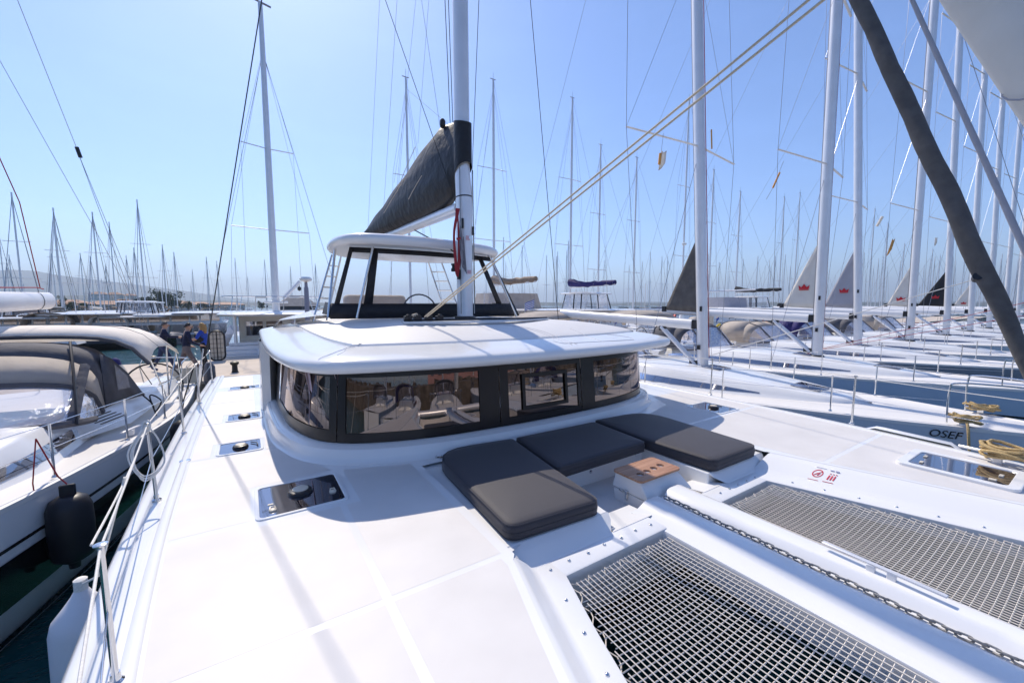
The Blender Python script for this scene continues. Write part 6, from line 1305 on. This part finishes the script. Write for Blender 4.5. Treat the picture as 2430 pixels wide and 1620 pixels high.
# lamp post
LPp = atY(705, 700, 20.5); LP = thing('lamp_post', (LPp.x, 20.5, 1.0), 'grey lamp post with flat lamp head on the quay right of the cream boat', 'lamp post')
MB().tube([(LPp.x, 20.5, 1.05), (LPp.x, 20.5, 4.15), (LPp.x, 20.5, 4.2), (LPp.x, 20.5, 4.45)], [.11, .095, .07, .06], 10).build('post', mat('lamp_grey', (.27, .27, .33), .6), LP); MB().lathe([(.08, 0), (.24, .06), (.26, .14), (.2, .22), (.05, .24)], (LPp.x, 20.5, 4.42), 14).build('lamp_head', GEL, LP)
# ------------------------------------------------------------------ things on the quay
def bollard(x, y, lab):
    r = thing('bollard', (x, y, 1.05), lab, 'bollard', 'bollards on the quay'); MB().lathe([(.12, 0), (.09, .05), (.08, .25), (.13, .30), (.13, .36), (.06, .40)], (x, y, 1.05), 14).build('post', mat('iron_black', (.03, .03, .03), .5, metal=.4), r)
p = atZ(540, 855, 1.05); bollard(p.x, p.y, 'dark bollard on the quay right of the people'); p = atZ(352, 840, 1.05); bollard(p.x, p.y, 'dark bollard on the quay under the taupe bimini')
p = atZ(520, 880, 1.05); o = MB(); rnd = random.Random(5)
for k in range(6): o.tube([(p.x+.35*cos(a)*(1+.06*k), p.y-.3+.3*sin(a)*(1+.05*k), 1.12+.05*(k % 3)) for a in [2*pi*i/16+k for i in range(17)]], .03, 5)
o = o.build('hose_coil', ROPEK); tag(o, 'coiled black hose on the quay edge behind the catamaran deck', 'hose')
p = atY(268, 870, 13.9); PB = thing('fender', (p.x, 13.9, 1.25), 'cream and navy pear-shaped fender standing at the stern of the left yacht', 'fender'); MB().lathe([(.05, 0), (.2, .08), (.27, .25), (.26, .42), (.18, .66), (.12, .78)], (p.x, 13.9, 1.12), 18).build('body', BIEGE, PB); MB().lathe([(.125, .77), (.09, .90), (.03, .95)], (p.x, 13.9, 1.12), 14).build('cap', BLUECV, PB)
BX = thing('dock_box', (-1.95, 15.8, 1.05), 'pale grey locker box at the quay edge below the people', 'box'); MB().box((-1.95, 15.3, 1.02), (.55, .3, .62)).build('box', mat('pedestal_grey', (.5, .48, .45), .6), BX, bevel=.03)
GW = thing('gangway', (-1.2, 14.8, 1.0), 'red-brown gangplank from the left yacht stern to the quay', 'gangway'); MB().bar((-1.75, 13.7, 1.35), (-1.55, 15.9, 1.12), .45, .05).build('plank', mat('gang_red', (.42, .2, .17), .7), GW)
# ------------------------------------------------------------------ invented boats behind the photographer, added for the cabin window reflections
for k, (x, y_, hm, lab) in enumerate(((-7, -15, HULLW, 'invented white yacht behind the photographer, reflected at the left cabin corner'), (-1.5, -13, HULLW, 'invented white yacht reflected in the cabin windows, behind the photographer on the left'), (4.5, -15, HULLS, 'invented dark yacht reflected in the cabin windows, behind the photographer'), (9.5, -13.5, HULLW, 'invented white yacht reflected in the right cabin window, behind the photographer'), (15, -15, HULLB, 'invented pale blue yacht behind the photographer on the far right'), (22, -14, HULLW, 'invented white yacht behind the photographer, farthest right'))):
    y = Yacht((x, y_-4, 0), lab, 12, 3.9, 1.3, hm, rz=(0, .05, .1, -.06, .04, 0)[k], group='invented boats behind the camera'); y.roof(2.2, 8, 1.2, .45); y.rig(5.2, 1.7, 15, lines=k in (1, 2, 3), furl=SAILW, clew=None, spreaders=(.35, .65)); y.hood(7.6, 1.2, .8, m=[GREYCVD, BLUECV, GREYCVD, GREYCV, BLUECV, GREYCVD][k]); y.rails(5)
HB = thing('harbour_building', (14, -44, 0), 'pink harbour building behind the photographer, mirrored in the right window', 'building')
MB().box((14, -44, 3.2), (26, 8, 6.4)).build('wall', mat('pink_render', (.45, .24, .22), .9, noise=(.5, .15)), HB); MB().box((14, -44, 6.55), (27, 9, .3)).build('roof', TILE, HB)
for k in range(8): MB().box((3+k*3.1, -39.97, 3.6), (1.3, .08, 1.6)).build('window', HATCHG, HB)
# ------------------------------------------------------------------ people on the quay
def person(label, loc, rz, J, cols, hair, hairlen=0.0):
    """J: joint positions in metres (x right of the figure, y forward, z up). One skinned body, recoloured by the nearest limb"""
    chain = [('pelvis', None, .135), ('waist', 'pelvis', .13), ('chest', 'waist', .165), ('neck', 'chest', .062), ('head0', 'neck', .075), ('head1', 'head0', .098), ('head2', 'head1', .085)]
    for s in 'lr': chain += [('sh'+s, 'chest', .075), ('el'+s, 'sh'+s, .052), ('wr'+s, 'el'+s, .036), ('ha'+s, 'wr'+s, .042), ('hip'+s, 'pelvis', .105), ('kn'+s, 'hip'+s, .072), ('an'+s, 'kn'+s, .05), ('to'+s, 'an'+s, .045)]
    for s in 'lr':
        a, c = Vector(J['wr'+s]), Vector(J['ha'+s]); d = (c-a).normalized(); side = d.cross(Vector((0, 0, 1))); side = side.normalized() if side.length > .1 else Vector((1, 0, 0))
        for k in range(5):
            u = (k-1.7)*.018; ln = (.045, .075, .082, .076, .058)[k]; b0 = c+side*u+(d*-.03 if k == 0 else Vector()); J['f%d%s' % (k, s)] = b0+d*ln*.55+(side*-.035 if k == 0 else Vector()); J['g%d%s' % (k, s)] = b0+d*ln+Vector((0, 0, -.015))+(side*-.045 if k == 0 else Vector())
            chain += [('f%d%s' % (k, s), 'ha'+s, .0105), ('g%d%s' % (k, s), 'f%d%s' % (k, s), .009)]
    idx = {n: i for i, (n, p, r) in enumerate(chain)}
    me = bpy.data.meshes.new('person'); me.from_pydata([tuple(J[n]) for n, p, r in chain], [(idx[n], idx[p]) for n, p, r in chain if p], [])
    o = bpy.data.objects.new('tmp', me); COL.objects.link(o); md = o.modifiers.new('s', 'SKIN'); md.use_smooth_shade = True
    sv = me.skin_vertices[0].data
    for i, (n, p, r) in enumerate(chain):
        rr = r*(cols.get('girth', 1) if n in ('pelvis', 'waist', 'chest') else 1); sv[i].radius = (rr, rr*(.8 if n in ('waist', 'chest', 'pelvis') else 1)); sv[i].use_root = (n == 'pelvis')
    o.modifiers.new('u', 'SUBSURF').levels = 1; o.modifiers['u'].render_levels = 1
    dg = bpy.context.evaluated_depsgraph_get(); m2 = bpy.data.meshes.new_from_object(o.evaluated_get(dg)); bpy.data.objects.remove(o)
    m2.materials.clear(); ml = [cols['top'], cols['legs'], SKIN, cols['shoe']]
    for m in ml: m2.materials.append(m)
    segs = [(n, Vector(J[n]), Vector(J[p])) for n, p, r in chain if p]
    for f in m2.polygons:
        c = f.center; best = None
        for n, a, e in segs:
            d = e-a; t = max(0, min(1, (c-a).dot(d)/max(1e-9, d.length_squared))); q = (c-a-d*t).length
            if best is None or q < best[0]: best = (q, n)
        n = best[1]; b2 = n[:2]
        f.material_index = 2 if (n.startswith(('neck', 'head', 'ha', 'f', 'g')) or (n.startswith('wr') and cols.get('short')) ) else (3 if n.startswith('to') else (1 if n.startswith(('hip', 'kn', 'an')) else 0)); f.use_smooth = True
    root = bpy.data.objects.new('person', m2); COL.objects.link(root); root.location = loc; root.rotation_euler.z = rz; tag(root, label, 'person', 'people talking on the quay')
    h = Vector(J['head1']); up = (Vector(J['head2'])-Vector(J['head0'])).normalized()
    b = MB()
    # hair cap over the back and top of the head
    rings = []
    for i in range(7):
        v = i/6*pi*.50; r = .104*sin(v)+.002; rings.append([(h.x+r*cos(a), h.y-.020+r*1.05*sin(a)-(.035*sin(a) if sin(a) > 0 else 0)*(i/6), h.z+.045+.095*cos(v)-(.085*-sin(a) if sin(a) < 0 else -.02*sin(a))*(i/6)) for a in [2*pi*k/14 for k in range(14)]])
    b.loft(rings, closed=True)
    if hairlen:
        for k in range(9): a = pi+.15+k*(pi-.3)/8; b.tube([(h.x+.09*cos(a), h.y+.085*sin(a)-.01, h.z+.06), (h.x+.115*cos(a), h.y+.11*sin(a)-.01, h.z-.08), (h.x+.10*cos(a), h.y+.10*sin(a)-.02, h.z-hairlen)], [.035, .04, .02], 6)
    b.build('hair', hair, root, world=False, smooth=70)
    b = MB().lathe([(.001, .03), (.016, .012), (.02, -.012), (.008, -.024)], (h.x, h.y+.098, h.z-.01), 8)
    for sx in (-1, 1): b.lathe([(.006, -.028), (.02, -.01), (.022, .012), (.008, .028)], (h.x+sx*.098, h.y-.005, h.z-.005), 8)
    b.build('nose_and_ears', SKIN, root, world=False)
    b = MB()
    for sx in (-1, 1): b.lathe([(.002, -.008), (.011, -.004), (.011, .004), (.002, .008)], (h.x+sx*.034, h.y+.088, h.z+.012), 8)
    b.box((h.x, h.y+.090, h.z-.058), (.045, .012, .008)); b.build('eyes_and_mouth', INTD, root, world=False)
    return root
def pose(H=1.74, stride=.0, lean=0, arms=None, head=(0, 0)):
    s = H/1.74; J = {}
    J['pelvis'] = (0, 0, .93*s); J['waist'] = (0, .01+lean*.3, 1.10*s); J['chest'] = (0, .02+lean, 1.34*s); J['neck'] = (0, .02+lean*1.25, 1.50*s); J['head0'] = (0, .035+lean*1.35, 1.55*s); J['head1'] = (0, .05+lean*1.4, 1.63*s); J['head2'] = (0, .045+lean*1.4, 1.69*s)
    for sx, n in ((-1, 'l'), (1, 'r')):
        f = stride*sx
        J['sh'+n] = (sx*.19, .02+lean, 1.41*s); J['hip'+n] = (sx*.095, 0, .88*s); J['kn'+n] = (sx*.10, f*.45+.03, .49*s); J['an'+n] = (sx*.10, f*1.0-.03*(f < 0), .085*s+(.05 if f < -.2 else 0)); J['to'+n] = (sx*.115, f*1.0+.14, .04*s)
        e, w, h_ = (arms or {}).get(n, ((sx*.25, -.02, 1.12), (sx*.26, .06, .87), (sx*.26, .08, .79))); J['el'+n] = tuple(q*s if i == 2 else q for i, q in enumerate(e)); J['wr'+n] = tuple(q*s if i == 2 else q for i, q in enumerate(w)); J['ha'+n] = tuple(q*s if i == 2 else q for i, q in enumerate(h_))
    return J
NAVY = mat('navy_pullover', (.012, .016, .05), .85, noise=(8, .2), bump=(12, .3, .02)); TAUP = mat('taupe_trousers', (.16, .13, .13), .85, noise=(6, .2), bump=(9, .35, .03)); BLUET = mat('blue_shirt', (.02, .07, .42), .8, noise=(8, .2)); BLKT = mat('black_trousers', (.012, .012, .015), .85); JEAN = mat('blue_jeans', (.03, .045, .11), .85, noise=(7, .25)); SHOE = mat('dark_shoe', (.03, .03, .035), .6); SHOB = mat('blue_shoe', (.04, .06, .15), .6)
HAIRD = mat('dark_hair', (.03, .022, .018), .6); HAIRB = mat('blond_hair', (.42, .24, .08), .55); HAIRG = mat('greying_hair', (.09, .08, .075), .6)
p2 = atZ(432, 864, 1.05); p3 = atZ(473, 848, 1.05); p1 = atZ(378, 852, 1.05)
person('man in navy pullover and taupe trousers striding, reaching towards the woman', (p2.x, p2.y, 1.05), radians(-78), pose(1.74, .36, .04, {'r': ((.24, .10, 1.16), (.20, .34, 1.02), (.19, .42, 1.0)), 'l': ((-.25, -.08, 1.15), (-.22, .12, .98), (-.2, .2, .96))}), dict(top=NAVY, legs=TAUP, shoe=SHOB, girth=1.12), HAIRD)
person('woman with long blond hair in blue shirt and black trousers, arm outstretched', (p3.x, p3.y, 1.05), radians(70), pose(1.68, .10, .0, {'l': ((-.26, .12, 1.18), (-.24, .38, 1.12), (-.23, .46, 1.12)), 'r': ((.24, .04, 1.14), (.06, .22, 1.12), (-.02, .24, 1.13))}), dict(top=BLUET, legs=BLKT, shoe=SHOE, short=True, girth=.92), HAIRB, .26)
person('man in dark jacket and jeans, partly behind the taupe bimini, pointing right', (p1.x, p1.y, 1.05), radians(-80), pose(1.74, .30, .05, {'r': ((.24, .18, 1.22), (.22, .44, 1.20), (.21, .53, 1.20)), 'l': ((-.25, 0, 1.13), (-.24, .1, .9), (-.24, .13, .83))}), dict(top=NAVY, legs=JEAN, shoe=SHOB, girth=1.1), HAIRG)
bg = MB().box((p3.x-.12, p3.y-.05, 2.2), (.3, .16, .32)).build('shoulder_bag', BLKCV, bevel=.05, seg=3); tag(bg, 'black bag held at the chest by the woman in blue', 'bag')
# ------------------------------------------------------------------ air: even, thin, pale haze round the whole harbour
hz = bpy.data.materials.new('sea_air'); hz.use_nodes = True; n = hz.node_tree.nodes; l = hz.node_tree.links; n.clear()
ou = n.new('ShaderNodeOutputMaterial'); pv = n.new('ShaderNodeVolumePrincipled'); pv.inputs['Color'].default_value = (0.70, 0.84, 1.0, 1); pv.inputs['Density'].default_value = 0.00030
pv.inputs['Anisotropy'].default_value = 0.25
l.new(pv.outputs[0], ou.inputs['Volume'])
o = MB().box((1500, 2990, 164.5), (14990, 11970, 331)).build('haze', hz, smooth=0); tag(o, kind='stuff')
